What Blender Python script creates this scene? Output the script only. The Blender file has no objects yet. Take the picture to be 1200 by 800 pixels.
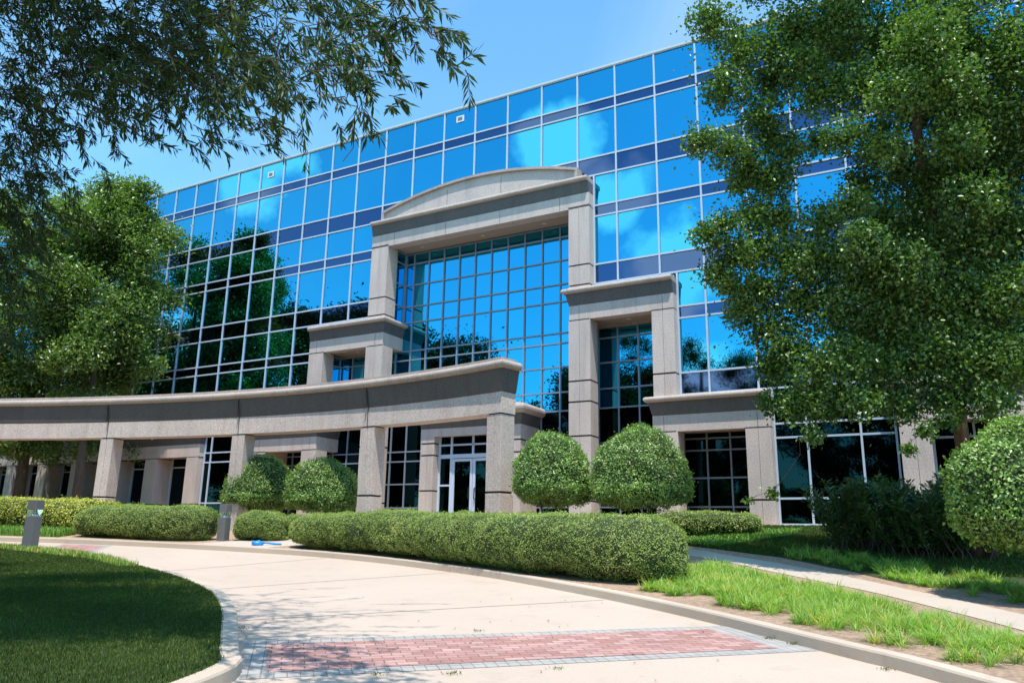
import bpy, math, random
import numpy as np
from mathutils import Vector, Matrix, noise
from mathutils.geometry import delaunay_2d_cdt

random.seed(7); RNG = np.random.default_rng(11)
S = bpy.context.scene
COL = S.collection

# ------------------------------------------------------------------ camera
FPX = 922.02
PIT, ROL, YAW = math.radians(13.898), math.radians(.9547), math.radians(29.2215)
CAM = np.array([7.927, -24.287, 0.0])
_cy, _sy, _cp, _sp = math.cos(YAW), math.sin(YAW), math.cos(PIT), math.sin(PIT)
_F = np.array([-_sy*_cp, _cy*_cp, _sp]); _R0 = np.array([_cy, _sy, 0.0]); _U0 = np.cross(_R0, _F)
_R = _R0*math.cos(ROL) + _U0*math.sin(ROL); _U = -_R0*math.sin(ROL) + _U0*math.cos(ROL)
cd = bpy.data.cameras.new('camera'); cam = bpy.data.objects.new('camera', cd); COL.objects.link(cam)
cd.sensor_width = 36; cd.lens = FPX/1200*36; cd.clip_start = .1; cd.clip_end = 2000
m = Matrix.Identity(4)
for i in range(3):
    m[i][0] = _R[i]; m[i][1] = _U[i]; m[i][2] = -_F[i]; m[i][3] = CAM[i]
cam.matrix_world = m
S.camera = cam

def at(px, py, D):
    """world point at forward depth D along the sight line of a pixel of the 1200x800 survey photo"""
    return CAM + (_F + _R*(px-600)/FPX + _U*(400-py)/FPX)*D

# ------------------------------------------------------------------ light
SUN = Vector((.20, -.27, .94)).normalized()
sl = bpy.data.lights.new('sun', 'SUN'); so = bpy.data.objects.new('sun', sl); COL.objects.link(so)
sl.energy = 5.0; sl.angle = math.radians(.53); sl.color = (1.0, .93, .84)
so.rotation_euler = (-SUN).to_track_quat('-Z', 'Y').to_euler()
W = bpy.data.worlds.new('World'); S.world = W; W.use_nodes = True
nt = W.node_tree; N, L = nt.nodes, nt.links
N.clear()
out = N.new('ShaderNodeOutputWorld'); bg = N.new('ShaderNodeBackground')
sky = N.new('ShaderNodeTexSky'); sky.sky_type = 'NISHITA'; sky.sun_disc = False
sky.sun_elevation = math.asin(SUN.z); sky.sun_rotation = math.atan2(SUN.x, SUN.y)
sky.air_density = 1.0; sky.dust_density = .6; sky.ozone_density = 1.0; sky.altitude = 100
bg.inputs['Strength'].default_value = .13
tc = N.new('ShaderNodeTexCoord')
def vdot(v, off, gain):
    d = N.new('ShaderNodeVectorMath'); d.operation = 'DOT_PRODUCT'
    d.inputs[1].default_value = Vector(v).normalized(); L.new(tc.outputs['Generated'], d.inputs[0])
    mr = N.new('ShaderNodeMapRange'); mr.inputs['From Min'].default_value = math.cos(math.radians(off))
    mr.inputs['From Max'].default_value = math.cos(math.radians(off*gain)); mr.clamp = True
    L.new(d.outputs['Value'], mr.inputs['Value']); return mr.outputs[0]
# patches of fair-weather cloud: where they stand in the sky
msk = None
for v, off in (((-.375, -.795, .468), 4.6), ((-.322, -.852, .412), 4.2), ((-.27, -.90, .335), 5.5), ((-.79, -.585, .165), 9), ((-.26, -.946, .175), 6), ((-.68, -.6, .42), 5)):
    o = vdot(v, off, .25)
    if msk is None: msk = o
    else:
        mx = N.new('ShaderNodeMath'); mx.operation = 'MAXIMUM'; L.new(msk, mx.inputs[0]); L.new(o, mx.inputs[1]); msk = mx.outputs[0]
nz = N.new('ShaderNodeTexNoise'); nz.inputs['Scale'].default_value = 13; nz.inputs['Detail'].default_value = 7; nz.inputs['Roughness'].default_value = .55
L.new(tc.outputs['Generated'], nz.inputs['Vector'])
ad = N.new('ShaderNodeMath'); ad.operation = 'MULTIPLY_ADD'; ad.inputs[1].default_value = .55; L.new(msk, ad.inputs[0]); L.new(nz.outputs[0], ad.inputs[2])
cr = N.new('ShaderNodeMapRange'); cr.inputs['From Min'].default_value = .80; cr.inputs['From Max'].default_value = .98; cr.clamp = True
cr.inputs['To Max'].default_value = .8
L.new(ad.outputs[0], cr.inputs['Value'])
# faint high wisps
nz2 = N.new('ShaderNodeTexNoise'); nz2.inputs['Scale'].default_value = 2.2; nz2.inputs['Detail'].default_value = 6; nz2.inputs['Distortion'].default_value = .6
L.new(tc.outputs['Generated'], nz2.inputs['Vector'])
wr = N.new('ShaderNodeMapRange'); wr.inputs['From Min'].default_value = .52; wr.inputs['From Max'].default_value = .8; wr.inputs['To Max'].default_value = .10; wr.clamp = True
L.new(nz2.outputs[0], wr.inputs['Value'])
mx = N.new('ShaderNodeMath'); mx.operation = 'MAXIMUM'; L.new(cr.outputs[0], mx.inputs[0]); L.new(wr.outputs[0], mx.inputs[1])
tint = N.new('ShaderNodeMix'); tint.data_type = 'RGBA'; tint.blend_type = 'MULTIPLY'; tint.inputs['Factor'].default_value = 1
tint.inputs['B'].default_value = (1.16, 1.92, 2.05, 1); L.new(sky.outputs[0], tint.inputs['A'])
cm = N.new('ShaderNodeMix'); cm.data_type = 'RGBA'; cm.inputs['B'].default_value = (13, 12.8, 13.2, 1)
L.new(mx.outputs[0], cm.inputs['Factor']); L.new(tint.outputs['Result'], cm.inputs['A'])
L.new(cm.outputs['Result'], bg.inputs[0]); L.new(bg.outputs[0], out.inputs[0])

S.view_settings.view_transform = 'Standard'; S.view_settings.look = 'None'
S.view_settings.exposure = .35; S.view_settings.gamma = 1
S.cycles.max_bounces = 8; S.cycles.glossy_bounces = 4; S.cycles.transparent_max_bounces = 6
S.cycles.use_denoising = True

# ------------------------------------------------------------------ materials
def mat(name):
    m = bpy.data.materials.new(name); m.use_nodes = True
    n = m.node_tree; b = n.nodes['Principled BSDF']; return m, n, b
def plain(name, c, rough=.6, metal=0, spec=.5):
    m, n, b = mat(name); b.inputs['Base Color'].default_value = (*c, 1); b.inputs['Roughness'].default_value = rough
    b.inputs['Metallic'].default_value = metal; b.inputs['Specular IOR Level'].default_value = spec; return m
def ramp(n, fac, stops):
    r = n.nodes.new('ShaderNodeValToRGB'); e = r.color_ramp.elements
    e[0].position, e[0].color = stops[0][0], (*stops[0][1], 1); e[1].position, e[1].color = stops[-1][0], (*stops[-1][1], 1)
    for p, c in stops[1:-1]:
        k = e.new(p); k.color = (*c, 1)
    n.links.new(fac, r.inputs[0]); return r.outputs[0]
def noise_n(n, scale, detail=4, rough=.55, coord='Object', sc=None):
    t = n.nodes.new('ShaderNodeTexCoord'); z = n.nodes.new('ShaderNodeTexNoise')
    z.inputs['Scale'].default_value = scale; z.inputs['Detail'].default_value = detail; z.inputs['Roughness'].default_value = rough
    if sc:
        mp = n.nodes.new('ShaderNodeMapping'); mp.inputs['Scale'].default_value = sc
        n.links.new(t.outputs[coord], mp.inputs[0]); n.links.new(mp.outputs[0], z.inputs['Vector'])
    else: n.links.new(t.outputs[coord], z.inputs['Vector'])
    return z.outputs[0]
def mixc(n, fac, a, b, mode='MIX'):
    x = n.nodes.new('ShaderNodeMix'); x.data_type = 'RGBA'; x.blend_type = mode
    if isinstance(fac, float): x.inputs['Factor'].default_value = fac
    else: n.links.new(fac, x.inputs['Factor'])
    for s, v in (('A', a), ('B', b)):
        if isinstance(v, tuple): x.inputs[s].default_value = (*v, 1)
        else: n.links.new(v, x.inputs[s])
    return x.outputs['Result']
def bump(n, b, h, strength, dist):
    k = n.nodes.new('ShaderNodeBump'); k.inputs['Strength'].default_value = strength; k.inputs['Distance'].default_value = dist
    n.links.new(h, k.inputs['Height']); n.links.new(k.outputs[0], b.inputs['Normal'])
def granite(name, base, dark, rough=.7):
    m, n, b = mat(name)
    sp = noise_n(n, 30, 5, .85)
    c = ramp(n, sp, [(.38, dark), (.5, base), (.64, tuple(min(1, v*1.28) for v in base))])
    lg = noise_n(n, .9, 5, .6)
    c = mixc(n, .75, c, ramp(n, lg, [(.3, (.84, .83, .82)), (.7, (1.08, 1.05, 1.02))]), 'MULTIPLY')
    oi = n.nodes.new('ShaderNodeObjectInfo'); c = mixc(n, 1.0, c, ramp(n, oi.outputs['Random'], [(0, (.92, .915, .91)), (1, (1.04, 1.03, 1.02))]), 'MULTIPLY')
    st = noise_n(n, 3.5, 4, .6, sc=(1, 1, .10))
    c = mixc(n, .5, c, ramp(n, st, [(.32, (.74, .72, .71)), (.52, (1, 1, 1))]), 'MULTIPLY')
    n.links.new(c, b.inputs['Base Color']); b.inputs['Roughness'].default_value = rough
    bump(n, b, sp, .35, .004); return m
M = {}
M['stone'] = granite('stone_granite', (.57, .49, .45), (.29, .25, .235))
M['stone_dark'] = granite('stone_dark_band', (.115, .107, .105), (.06, .055, .055), .5)
M['cornice'] = granite('stone_cornice', (.43, .365, .325), (.28, .24, .215), .65)
M['joint'] = plain('joint_shadow_gap', (.035, .033, .032), .9)
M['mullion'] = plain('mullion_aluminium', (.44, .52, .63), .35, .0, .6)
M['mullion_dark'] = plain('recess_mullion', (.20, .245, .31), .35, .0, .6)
M['soffit'] = plain('soffit_plaster', (.36, .29, .23), .8)
M['coping'] = plain('roof_coping', (.52, .54, .55), .5)
M['roofing'] = plain('roof_membrane', (.25, .25, .25), .9)
M['inner'] = plain('inner_wall', (.04, .045, .05), .9)
def mirror(name, tint, tint2, rough=.012, dielectric=.0):
    m, n, b = mat(name)
    lg = noise_n(n, .35, 2, .5)
    oi = n.nodes.new('ShaderNodeObjectInfo'); vr = ramp(n, oi.outputs['Random'], [(0, (.90, .93, .95)), (.7, (1, 1, 1)), (1, (1.06, 1.03, 1.02))])
    n.links.new(mixc(n, 1.0, mixc(n, lg, tint, tint2), vr, 'MULTIPLY'), b.inputs['Base Color'])
    b.inputs['Metallic'].default_value = 1; b.inputs['Roughness'].default_value = rough
    wv = noise_n(n, .55, 2, .4)
    bump(n, b, wv, .05, .02)
    return m
M['glass'] = mirror('glass_blue_coated', (.040, .37, .55), (.038, .35, .53))
M['glass_recess'] = mirror('glass_blue_recess', (.036, .37, .57), (.034, .36, .55))
M['glass_ground'] = mirror('glass_dark_reflection', (.007, .024, .029), (.006, .021, .026))  # near-black tint stands in for dark trees reflected in the ground-floor panes
M['spandrel'] = mirror('glass_violet_spandrel', (.06, .115, .215), (.055, .105, .20), .03)
M['door_frame'] = plain('door_frame_aluminium', (.50, .58, .72), .35, 0, .6)
M['metal_grey'] = plain('bollard_bronze_paint', (.17, .172, .185), .4, .3)
M['metal_dark'] = plain('dark_metal', (.03, .03, .032), .4, .5)
M['vent'] = plain('vent_white', (.62, .66, .68), .5)
M['blue'] = plain('blue_plastic', (.02, .24, .75), .4)
def glassy(name):
    m, n, b = mat(name); b.inputs['Transmission Weight'].default_value = .92; b.inputs['Roughness'].default_value = .08
    b.inputs['Base Color'].default_value = (.82, .88, .86, 1); b.inputs['IOR'].default_value = 1.3; return m
M['lens'] = glassy('lamp_lens')
M['reflector'] = plain('lamp_reflector', (.75, .78, .80), .25, .9)
M['lamp_disc'] = plain('downlight_disc', (.55, .50, .44), .5)

def concrete(name, c1, c2, joint=True, angle=0):
    m, n, b = mat(name)
    lg = noise_n(n, .35, 5, .6); fi = noise_n(n, 35, 4, .7)
    c = ramp(n, lg, [(.3, c2), (.65, c1)])
    c = mixc(n, .5, c, ramp(n, fi, [(.3, (.86, .85, .84)), (.7, (1.06, 1.05, 1.04))]), 'MULTIPLY')
    sm = noise_n(n, 1.7, 7, .7)
    c = mixc(n, .6, c, ramp(n, sm, [(.27, (.80, .77, .74)), (.45, (1, 1, 1))]), 'MULTIPLY')
    sp = noise_n(n, 7, 2, .4); c = mixc(n, .35, c, ramp(n, sp, [(.20, (.5, .46, .42)), (.25, (1, 1, 1))]), 'MULTIPLY')
    n.links.new(c, b.inputs['Base Color']); b.inputs['Roughness'].default_value = .85
    bump(n, b, fi, .25, .004); return m
M['drive'] = concrete('concrete_drive', (.475, .385, .318), (.435, .35, .285))
M['path'] = concrete('concrete_path', (.48, .40, .335), (.42, .345, .285))
M['kerb'] = concrete('concrete_kerb', (.52, .43, .345), (.42, .34, .27))

def brick(name, ang, gl=False):
    m, n, b = mat(name)
    t = n.nodes.new('ShaderNodeTexCoord'); mp = n.nodes.new('ShaderNodeMapping'); mp.inputs['Rotation'].default_value = (0, 0, -ang)
    n.links.new(t.outputs['Object'], mp.inputs[0])
    k = n.nodes.new('ShaderNodeTexBrick'); n.links.new(mp.outputs[0], k.inputs['Vector'])
    k.inputs['Scale'].default_value = 1
    k.inputs['Brick Width'].default_value = .205 if not gl else .11; k.inputs['Row Height'].default_value = .105 if not gl else .21
    k.inputs['Mortar Size'].default_value = .006; k.inputs['Mortar Smooth'].default_value = .2; k.inputs['Bias'].default_value = -.1
    k.offset = .5 if not gl else 0
    if gl: cs = ((.33, .315, .30), (.38, .36, .34), (.21, .19, .17))
    else: cs = ((.34, .17, .145), (.50, .31, .28), (.15, .11, .09))
    for s, c in zip(('Color1', 'Color2', 'Mortar'), cs): k.inputs[s].default_value = (*c, 1)
    z = noise_n(n, 2.2, 6, .7)
    c = mixc(n, .8, k.outputs['Color'], ramp(n, z, [(.3, (.78, .78, .8)), (.7, (1.12, 1.1, 1.08))]), 'MULTIPLY')
    fi = noise_n(n, 60, 3, .7)
    c = mixc(n, .5, c, ramp(n, fi, [(.3, (.8, .8, .8)), (.7, (1.1, 1.1, 1.1))]), 'MULTIPLY')
    n.links.new(c, b.inputs['Base Color']); b.inputs['Roughness'].default_value = .85
    inv = n.nodes.new('ShaderNodeMath'); inv.operation = 'SUBTRACT'; inv.inputs[0].default_value = 1; n.links.new(k.outputs['Fac'], inv.inputs[1])
    bump(n, b, inv.outputs[0], .6, .006); return m
M['brick'] = brick('brick_pink', math.radians(44.3)); M['brick_grey'] = brick('brick_grey_border', math.radians(44.3), True)

def earth(name, stops, s=6):
    m, n, b = mat(name)
    a = noise_n(n, s, 8, .75); l = noise_n(n, .7, 3, .5)
    c = ramp(n, a, stops)
    c = mixc(n, .6, c, ramp(n, l, [(.3, (.8, .8, .78)), (.7, (1.15, 1.12, 1.1))]), 'MULTIPLY')
    n.links.new(c, b.inputs['Base Color']); b.inputs['Roughness'].default_value = .95
    f = noise_n(n, 40, 5, .8); bump(n, b, f, .9, .03); return m
M['mulch'] = earth('mulch_bed', [(.3, (.20, .12, .08)), (.5, (.40, .27, .19)), (.7, (.58, .43, .32))], 14)
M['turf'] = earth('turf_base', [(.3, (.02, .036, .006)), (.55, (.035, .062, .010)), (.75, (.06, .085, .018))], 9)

def leafmat(name, stops, trans=.3, rough=.42, spec=.5, tcol=None):
    m, n, b = mat(name)
    a = n.nodes.new('ShaderNodeAttribute'); a.attribute_name = 'rnd'
    c = ramp(n, a.outputs['Fac'], stops)
    n.links.new(c, b.inputs['Base Color']); b.inputs['Roughness'].default_value = rough; b.inputs['Specular IOR Level'].default_value = spec
    if trans:
        t = n.nodes.new('ShaderNodeBsdfTranslucent')
        tc_ = mixc(n, 1.0, c, tcol or (1.6, 1.9, .6), 'MULTIPLY'); n.links.new(tc_, t.inputs[0])
        x = n.nodes.new('ShaderNodeMixShader'); x.inputs[0].default_value = trans
        n.links.new(b.outputs[0], x.inputs[1]); n.links.new(t.outputs[0], x.inputs[2])
        n.links.new(x.outputs[0], n.nodes['Material Output'].inputs[0])
    return m
M['leaf_ball'] = leafmat('leaf_holly', [(0, (.08, .15, .03)), (.5, (.19, .33, .065)), (.85, (.32, .47, .12)), (1, (.5, .6, .28))], .2, .35, .6)
M['leaf_hedge'] = leafmat('leaf_box_hedge', [(0, (.15, .21, .045)), (.5, (.27, .36, .085)), (.9, (.37, .44, .13)), (1, (.44, .43, .18))], .2, .5, .4)
M['leaf_yellow'] = leafmat('leaf_golden_hedge', [(0, (.26, .27, .035)), (.5, (.50, .50, .08)), (1, (.66, .62, .20))], .25)
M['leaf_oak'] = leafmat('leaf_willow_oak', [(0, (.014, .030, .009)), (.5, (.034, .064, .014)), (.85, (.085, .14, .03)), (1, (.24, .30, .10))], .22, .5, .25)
M['leaf_tree'] = leafmat('leaf_broad', [(0, (.04, .08, .016)), (.5, (.125, .20, .04)), (.9, (.25, .33, .09)), (1, (.50, .53, .30))], .3, .36, .55)
M['leaf_shade'] = leafmat('leaf_shade_tree', [(0, (.02, .04, .010)), (.5, (.05, .085, .022)), (1, (.12, .16, .05))], .1, .6, .2)
M['leaf_birch'] = leafmat('leaf_birch', [(0, (.035, .08, .016)), (.5, (.10, .185, .036)), (.88, (.20, .31, .065)), (1, (.36, .44, .18))], .27, .38, .6)
M['leaf_laurel'] = leafmat('leaf_laurel', [(0, (.022, .05, .014)), (.6, (.06, .12, .03)), (1, (.16, .25, .09))], .15, .38, .4)
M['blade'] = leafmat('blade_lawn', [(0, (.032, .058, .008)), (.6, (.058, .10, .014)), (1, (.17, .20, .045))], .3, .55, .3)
M['blade_long'] = leafmat('blade_long', [(0, (.11, .21, .035)), (.5, (.22, .37, .07)), (.88, (.36, .49, .15)), (1, (.58, .42, .16))], .35, .5, .35)
M['cover_green'] = leafmat('leaf_ground_cover', [(0, (.10, .22, .03)), (1, (.24, .40, .08))], .3)
def bark(name, a, b_):
    m, n, b = mat(name); z = noise_n(n, 9, 6, .7, sc=(1, 1, .25)); n.links.new(ramp(n, z, [(.3, a), (.7, b_)]), b.inputs['Base Color'])
    b.inputs['Roughness'].default_value = .9; bump(n, b, z, .7, .02); return m
M['bark'] = bark('bark_grey_brown', (.05, .038, .028), (.13, .10, .075)); M['bark_birch'] = bark('bark_river_birch', (.07, .035, .025), (.24, .13, .09))
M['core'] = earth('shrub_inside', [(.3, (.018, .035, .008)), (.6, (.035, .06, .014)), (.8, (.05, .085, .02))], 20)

# ------------------------------------------------------------------ mesh helpers
def tag(o, label=None, cat=None, group=None, kind=None):
    for k, v in (('label', label), ('category', cat), ('group', group), ('kind', kind)):
        if v: o[k] = v
    return o
def empty(name, loc=(0, 0, 0)):
    o = bpy.data.objects.new(name, None); o.location = loc; o.empty_display_size = .3; COL.objects.link(o); return o
def par(o, p):
    if p is not None:
        o.parent = p
        # parents sit unrotated, so an inverse is only a shift of the whole chain
        w = Vector((0, 0, 0)); q = p
        while q is not None: w += q.location; q = q.parent
        o.location = Vector(o.location) - w
    return o
class MB:
    def __init__(s): s.v = []; s.f = []; s.m = []
    def add(s, vs, fs, mi=0):
        b = len(s.v); s.v += [tuple(map(float, v)) for v in vs]; s.f += [tuple(b+i for i in f) for f in fs]; s.m += [mi]*len(fs)
    def box(s, x0, x1, y0, y1, z0, z1, mi=0):
        s.add([(x0, y0, z0), (x1, y0, z0), (x1, y1, z0), (x0, y1, z0), (x0, y0, z1), (x1, y0, z1), (x1, y1, z1), (x0, y1, z1)],
              [(0, 3, 2, 1), (4, 5, 6, 7), (0, 1, 5, 4), (1, 2, 6, 5), (2, 3, 7, 6), (3, 0, 4, 7)], mi)
    def obox(s, c, u, hu, hv, z0, z1, mi=0):
        """box turned in plan: centre c, unit axis u, half sizes hu along u and hv across"""
        w = (-u[1], u[0]); P = []
        for a, b in ((-1, -1), (1, -1), (1, 1), (-1, 1)):
            P.append((c[0]+a*hu*u[0]+b*hv*w[0], c[1]+a*hu*u[1]+b*hv*w[1]))
        s.add([(*p, z0) for p in P]+[(*p, z1) for p in P], [(0, 3, 2, 1), (4, 5, 6, 7), (0, 1, 5, 4), (1, 2, 6, 5), (2, 3, 7, 6), (3, 0, 4, 7)], mi)
    def sweep(s, path, prof, mi=0, caps=True):
        """prof: list of (outward, z). path in plan walked so that its right-hand side is outward"""
        n = len(path); k = len(prof); P = [Vector(p[:2]) for p in path]; rings = []
        for i in range(n):
            d0 = (P[i]-P[i-1]).normalized() if i else (P[1]-P[0]).normalized()
            d1 = (P[i+1]-P[i]).normalized() if i < n-1 else (P[-1]-P[-2]).normalized()
            n0 = Vector((d0.y, -d0.x)); n1 = Vector((d1.y, -d1.x)); q = (n0+n1); q /= max(q.dot(n0), .2)
            rings.append([(P[i].x+q.x*o, P[i].y+q.y*o, z) for o, z in prof])
        vs = [v for r in rings for v in r]; fs = []
        for i in range(n-1):
            for j in range(k):
                j2 = (j+1) % k; fs.append((i*k+j, (i+1)*k+j, (i+1)*k+j2, i*k+j2))
        if caps: fs += [tuple(range(k))[::-1], tuple((n-1)*k+j for j in range(k))]
        s.add(vs, fs, mi)
    def tube(s, pts, rad, sides=8, mi=0):
        pts = [Vector(p) for p in pts]; rings = []
        for i, p in enumerate(pts):
            d = (pts[min(i+1, len(pts)-1)]-pts[max(i-1, 0)]).normalized()
            a = d.orthogonal().normalized() if i == 0 else (a - d*a.dot(d)).normalized()
            b = d.cross(a); r = rad[i]
            rings.append([p+(a*math.cos(t)+b*math.sin(t))*r for t in [2*math.pi*j/sides for j in range(sides)]])
        vs = [v for r in rings for v in r]; fs = []
        for i in range(len(pts)-1):
            for j in range(sides): fs.append((i*sides+j, i*sides+(j+1) % sides, (i+1)*sides+(j+1) % sides, (i+1)*sides+j))
        fs += [tuple(range(sides))[::-1], tuple((len(pts)-1)*sides+j for j in range(sides))]
        s.add(vs, fs, mi)
    def disc(s, c, r, h, sides=16, mi=0):
        s.tube([(c[0], c[1], c[2]), (c[0], c[1], c[2]+h)], [r, r], sides, mi)
    def build(s, name, mats, parent=None, smooth=False, bevel=0):
        me = bpy.data.meshes.new(name); me.from_pydata(s.v, [], s.f)
        if not isinstance(mats, (list, tuple)): mats = [mats]
        for q in mats: me.materials.append(q)
        me.polygons.foreach_set('material_index', s.m)
        if smooth: me.polygons.foreach_set('use_smooth', [True]*len(s.f))
        me.update(); o = bpy.data.objects.new(name, me); COL.objects.link(o)
        if bevel:
            b = o.modifiers.new('bevel', 'BEVEL'); b.width = bevel; b.segments = 2; b.limit_method = 'ANGLE'
        return par(o, parent)

def tri_mesh(name, V, T, mat_, rnd=None, parent=None):
    me = bpy.data.meshes.new(name); V = np.asarray(V, np.float32); T = np.asarray(T, np.int32)
    me.vertices.add(len(V)); me.vertices.foreach_set('co', V.ravel())
    me.loops.add(T.size); me.loops.foreach_set('vertex_index', T.ravel())
    me.polygons.add(len(T)); me.polygons.foreach_set('loop_start', np.arange(0, T.size, T.shape[1], dtype=np.int32))
    me.polygons.foreach_set('loop_total', np.full(len(T), T.shape[1], np.int32))
    if rnd is not None:
        a = me.attributes.new('rnd', 'FLOAT', 'FACE'); a.data.foreach_set('value', np.asarray(rnd, np.float32))
    me.materials.append(mat_); me.update(calc_edges=True)
    o = bpy.data.objects.new(name, me); COL.objects.link(o); return par(o, parent)

def unit(a): return a/np.maximum(np.linalg.norm(a, axis=1, keepdims=True), 1e-9)
def leaf_tris(C, D, Nn, Ln, Wd, fold=.25):
    """one leaf per row: base C, long axis D, face normal Nn, length and width"""
    D = unit(D); B = unit(np.cross(D, Nn)); Nn = np.cross(B, D)
    Ln = Ln[:, None]; Wd = Wd[:, None]
    mid = C+D*Ln*.5+Nn*Wd*fold
    s1 = mid+B*Wd*.5-Nn*Wd*fold*0; s2 = mid-B*Wd*.5; tip = C+D*Ln
    mbase = C+D*Ln*.48-Nn*Wd*fold*.3
    V = np.stack([C, s1, tip, s2], 1).reshape(-1, 3)
    i = np.arange(len(C))[:, None]*4
    T = np.concatenate([i+np.array([0, 1, 2]), i+np.array([0, 2, 3])], 0)
    return V, T
def rv(n): return unit(RNG.normal(size=(n, 3)))

# ------------------------------------------------------------------ terrain
KY = [-200, -60, -35, -24, -14, -7, -1, 0, 300]; KZ = [-4, -2.6, -1.65, -1.1, -.58, -.22, .27, .27, .27]
def h(x, y):
    b = np.interp(y, KY, KZ); w = np.clip((-1-y)/9, 0, 1); w = w*w*(3-2*w)
    return b-.028*(np.clip(x, -35, 30)+10)*w
def sheet(name, poly, off, mat_, step=.6, holes=()):
    """flat region laid over the terrain"""
    P = [Vector(p) for p in poly]; edges = []; pts = []
    def ring(r):
        b = len(pts); q = []
        for i in range(len(r)):
            a, c = r[i], r[(i+1) % len(r)]; k = max(1, int((c-a).length/step))
            q += [a.lerp(c, j/k) for j in range(k)]
        pts.extend(q); edges.extend([(b+i, b+(i+1) % len(q)) for i in range(len(q))]); return q
    ring(P)
    A = np.array(poly); x0, y0 = A.min(0); x1, y1 = A.max(0)
    def inside(x, y):
        r = False; j = len(A)-1
        for i in range(len(A)):
            if (A[i, 1] > y) != (A[j, 1] > y) and x < (A[j, 0]-A[i, 0])*(y-A[i, 1])/(A[j, 1]-A[i, 1])+A[i, 0]: r = not r
            j = i
        return r
    gs = max(step, math.sqrt((x1-x0)*(y1-y0)/9000))
    for x in np.arange(x0+gs*.5, x1, gs):
        for y in np.arange(y0+gs*.5, y1, gs):
            if inside(x, y): pts.append(Vector((x, y)))
    r = delaunay_2d_cdt(pts, edges, [], 1, 1e-5)
    mb = MB(); mb.add([(v.x, v.y, float(h(v.x, v.y))+off) for v in r[0]], [tuple(f) for f in r[2]])
    return mb.build(name, mat_, smooth=True)
def smoothline(P, k=6):
    out = []; n = len(P)
    for i in range(n-1):
        p0, p1, p2, p3 = (np.array(P[max(0, min(n-1, j))], float) for j in (i-1, i, i+1, i+2))
        for t in np.arange(k)/k:
            out.append(tuple(.5*((2*p1)+(-p0+p2)*t+(2*p0-5*p1+4*p2-p3)*t*t+(-p0+3*p1-3*p2+p3)*t**3)))
    out.append(tuple(P[-1])); return out
def offline(P, d):
    P = [Vector(p) for p in P]; o = []
    for i in range(len(P)):
        t = (P[min(i+1, len(P)-1)]-P[max(i-1, 0)]).normalized(); o.append((P[i].x-t.y*d, P[i].y+t.x*d))
    return o
outer = smoothline([(-38, -30), (-34, -20), (-27, -15.3), (-20, -13.4), (-14.52, -11.96), (-12.79, -11.35), (-10.86, -10.87), (-8.8, -10.5), (-7.0, -10.3), (-5.0, -10.2), (-2.81, -10.5), (-.23, -11.2),
                    (1.1, -11.75), (3.01, -12.72), (4.27, -13.48), (5.18, -14.1), (5.91, -14.66), (6.87, -15.38), (7.62, -15.98), (9.8, -18.2), (12.2, -22), (13.5, -28), (13, -36)])
inner = smoothline([(3.0, -20.9), (2.55, -19.31), (2.0, -18.75), (1.18, -18.02), (.12, -17.1), (-1.1, -16.2), (-2.23, -15.58), (-3.3, -15.1), (-4.99, -14.49), (-6.89, -13.9), (-8.15, -13.62), (-10.02, -13.5),
                    (-12.3, -13.8), (-16, -15.2), (-19.5, -18), (-20.8, -22), (-19, -27), (-13, -31), (-6, -31.5), (-.5, -29), (2.4, -25), (3.0, -20.9)])
KW = .17
g = sheet('ground', [(-400, -300), (400, -300), (400, 400), (-400, 400)], -.06, M['turf'], 9); tag(g, kind='structure')
dr = sheet('driveway', list(outer)+[(13, -44), (-10, -46), (-38, -42)], 0, M['drive'], .5); tag(dr, kind='structure')
bed_edge = offline(outer, KW*.5)
bed = sheet('planting_bed', bed_edge+[(60, -36), (60, 1.2), (-60, 1.2), (-60, -30)], .115, M['mulch'], .6); tag(bed, kind='structure')
isl_in = offline(inner, -KW*.5)[:-1]
# the island lawn lies to the left of the inner kerb walked anticlockwise
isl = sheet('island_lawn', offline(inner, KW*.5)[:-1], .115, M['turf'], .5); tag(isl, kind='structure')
def kerb(name, line, side):
    P = line; mb = MB(); Q = offline(P, side*KW)
    n = len(P); vs = []; 
    for i in range(n):
        z = float(h(*P[i])); a, b = P[i], Q[i]
        m1 = tuple(np.array(a)*.93+np.array(b)*.07)
        vs += [(a[0], a[1], z-.1), (a[0], a[1], z+.108), (m1[0], m1[1], z+.128), (b[0], b[1], z+.13), (b[0], b[1], z-.1)]
    fs = []
    for i in range(n-1):
        for j in range(4): fs.append((i*5+j, (i+1)*5+j, (i+1)*5+j+1, i*5+j+1))
    mb.add(vs, fs)
    o = mb.build(name, M['kerb'], smooth=False)
    # expansion joints
    return tag(o, kind='structure')
def resample(P, d):
    P = np.array(P); s = np.r_[0, np.cumsum(np.hypot(*np.diff(P, axis=0).T))]; k = np.arange(0, s[-1], d)
    return [(float(np.interp(t, s, P[:, 0])), float(np.interp(t, s, P[:, 1]))) for t in k]
kerb('outer_kerb', resample(outer, .25), 1)
kerb('inner_kerb', resample(inner, .25), 1)

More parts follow.
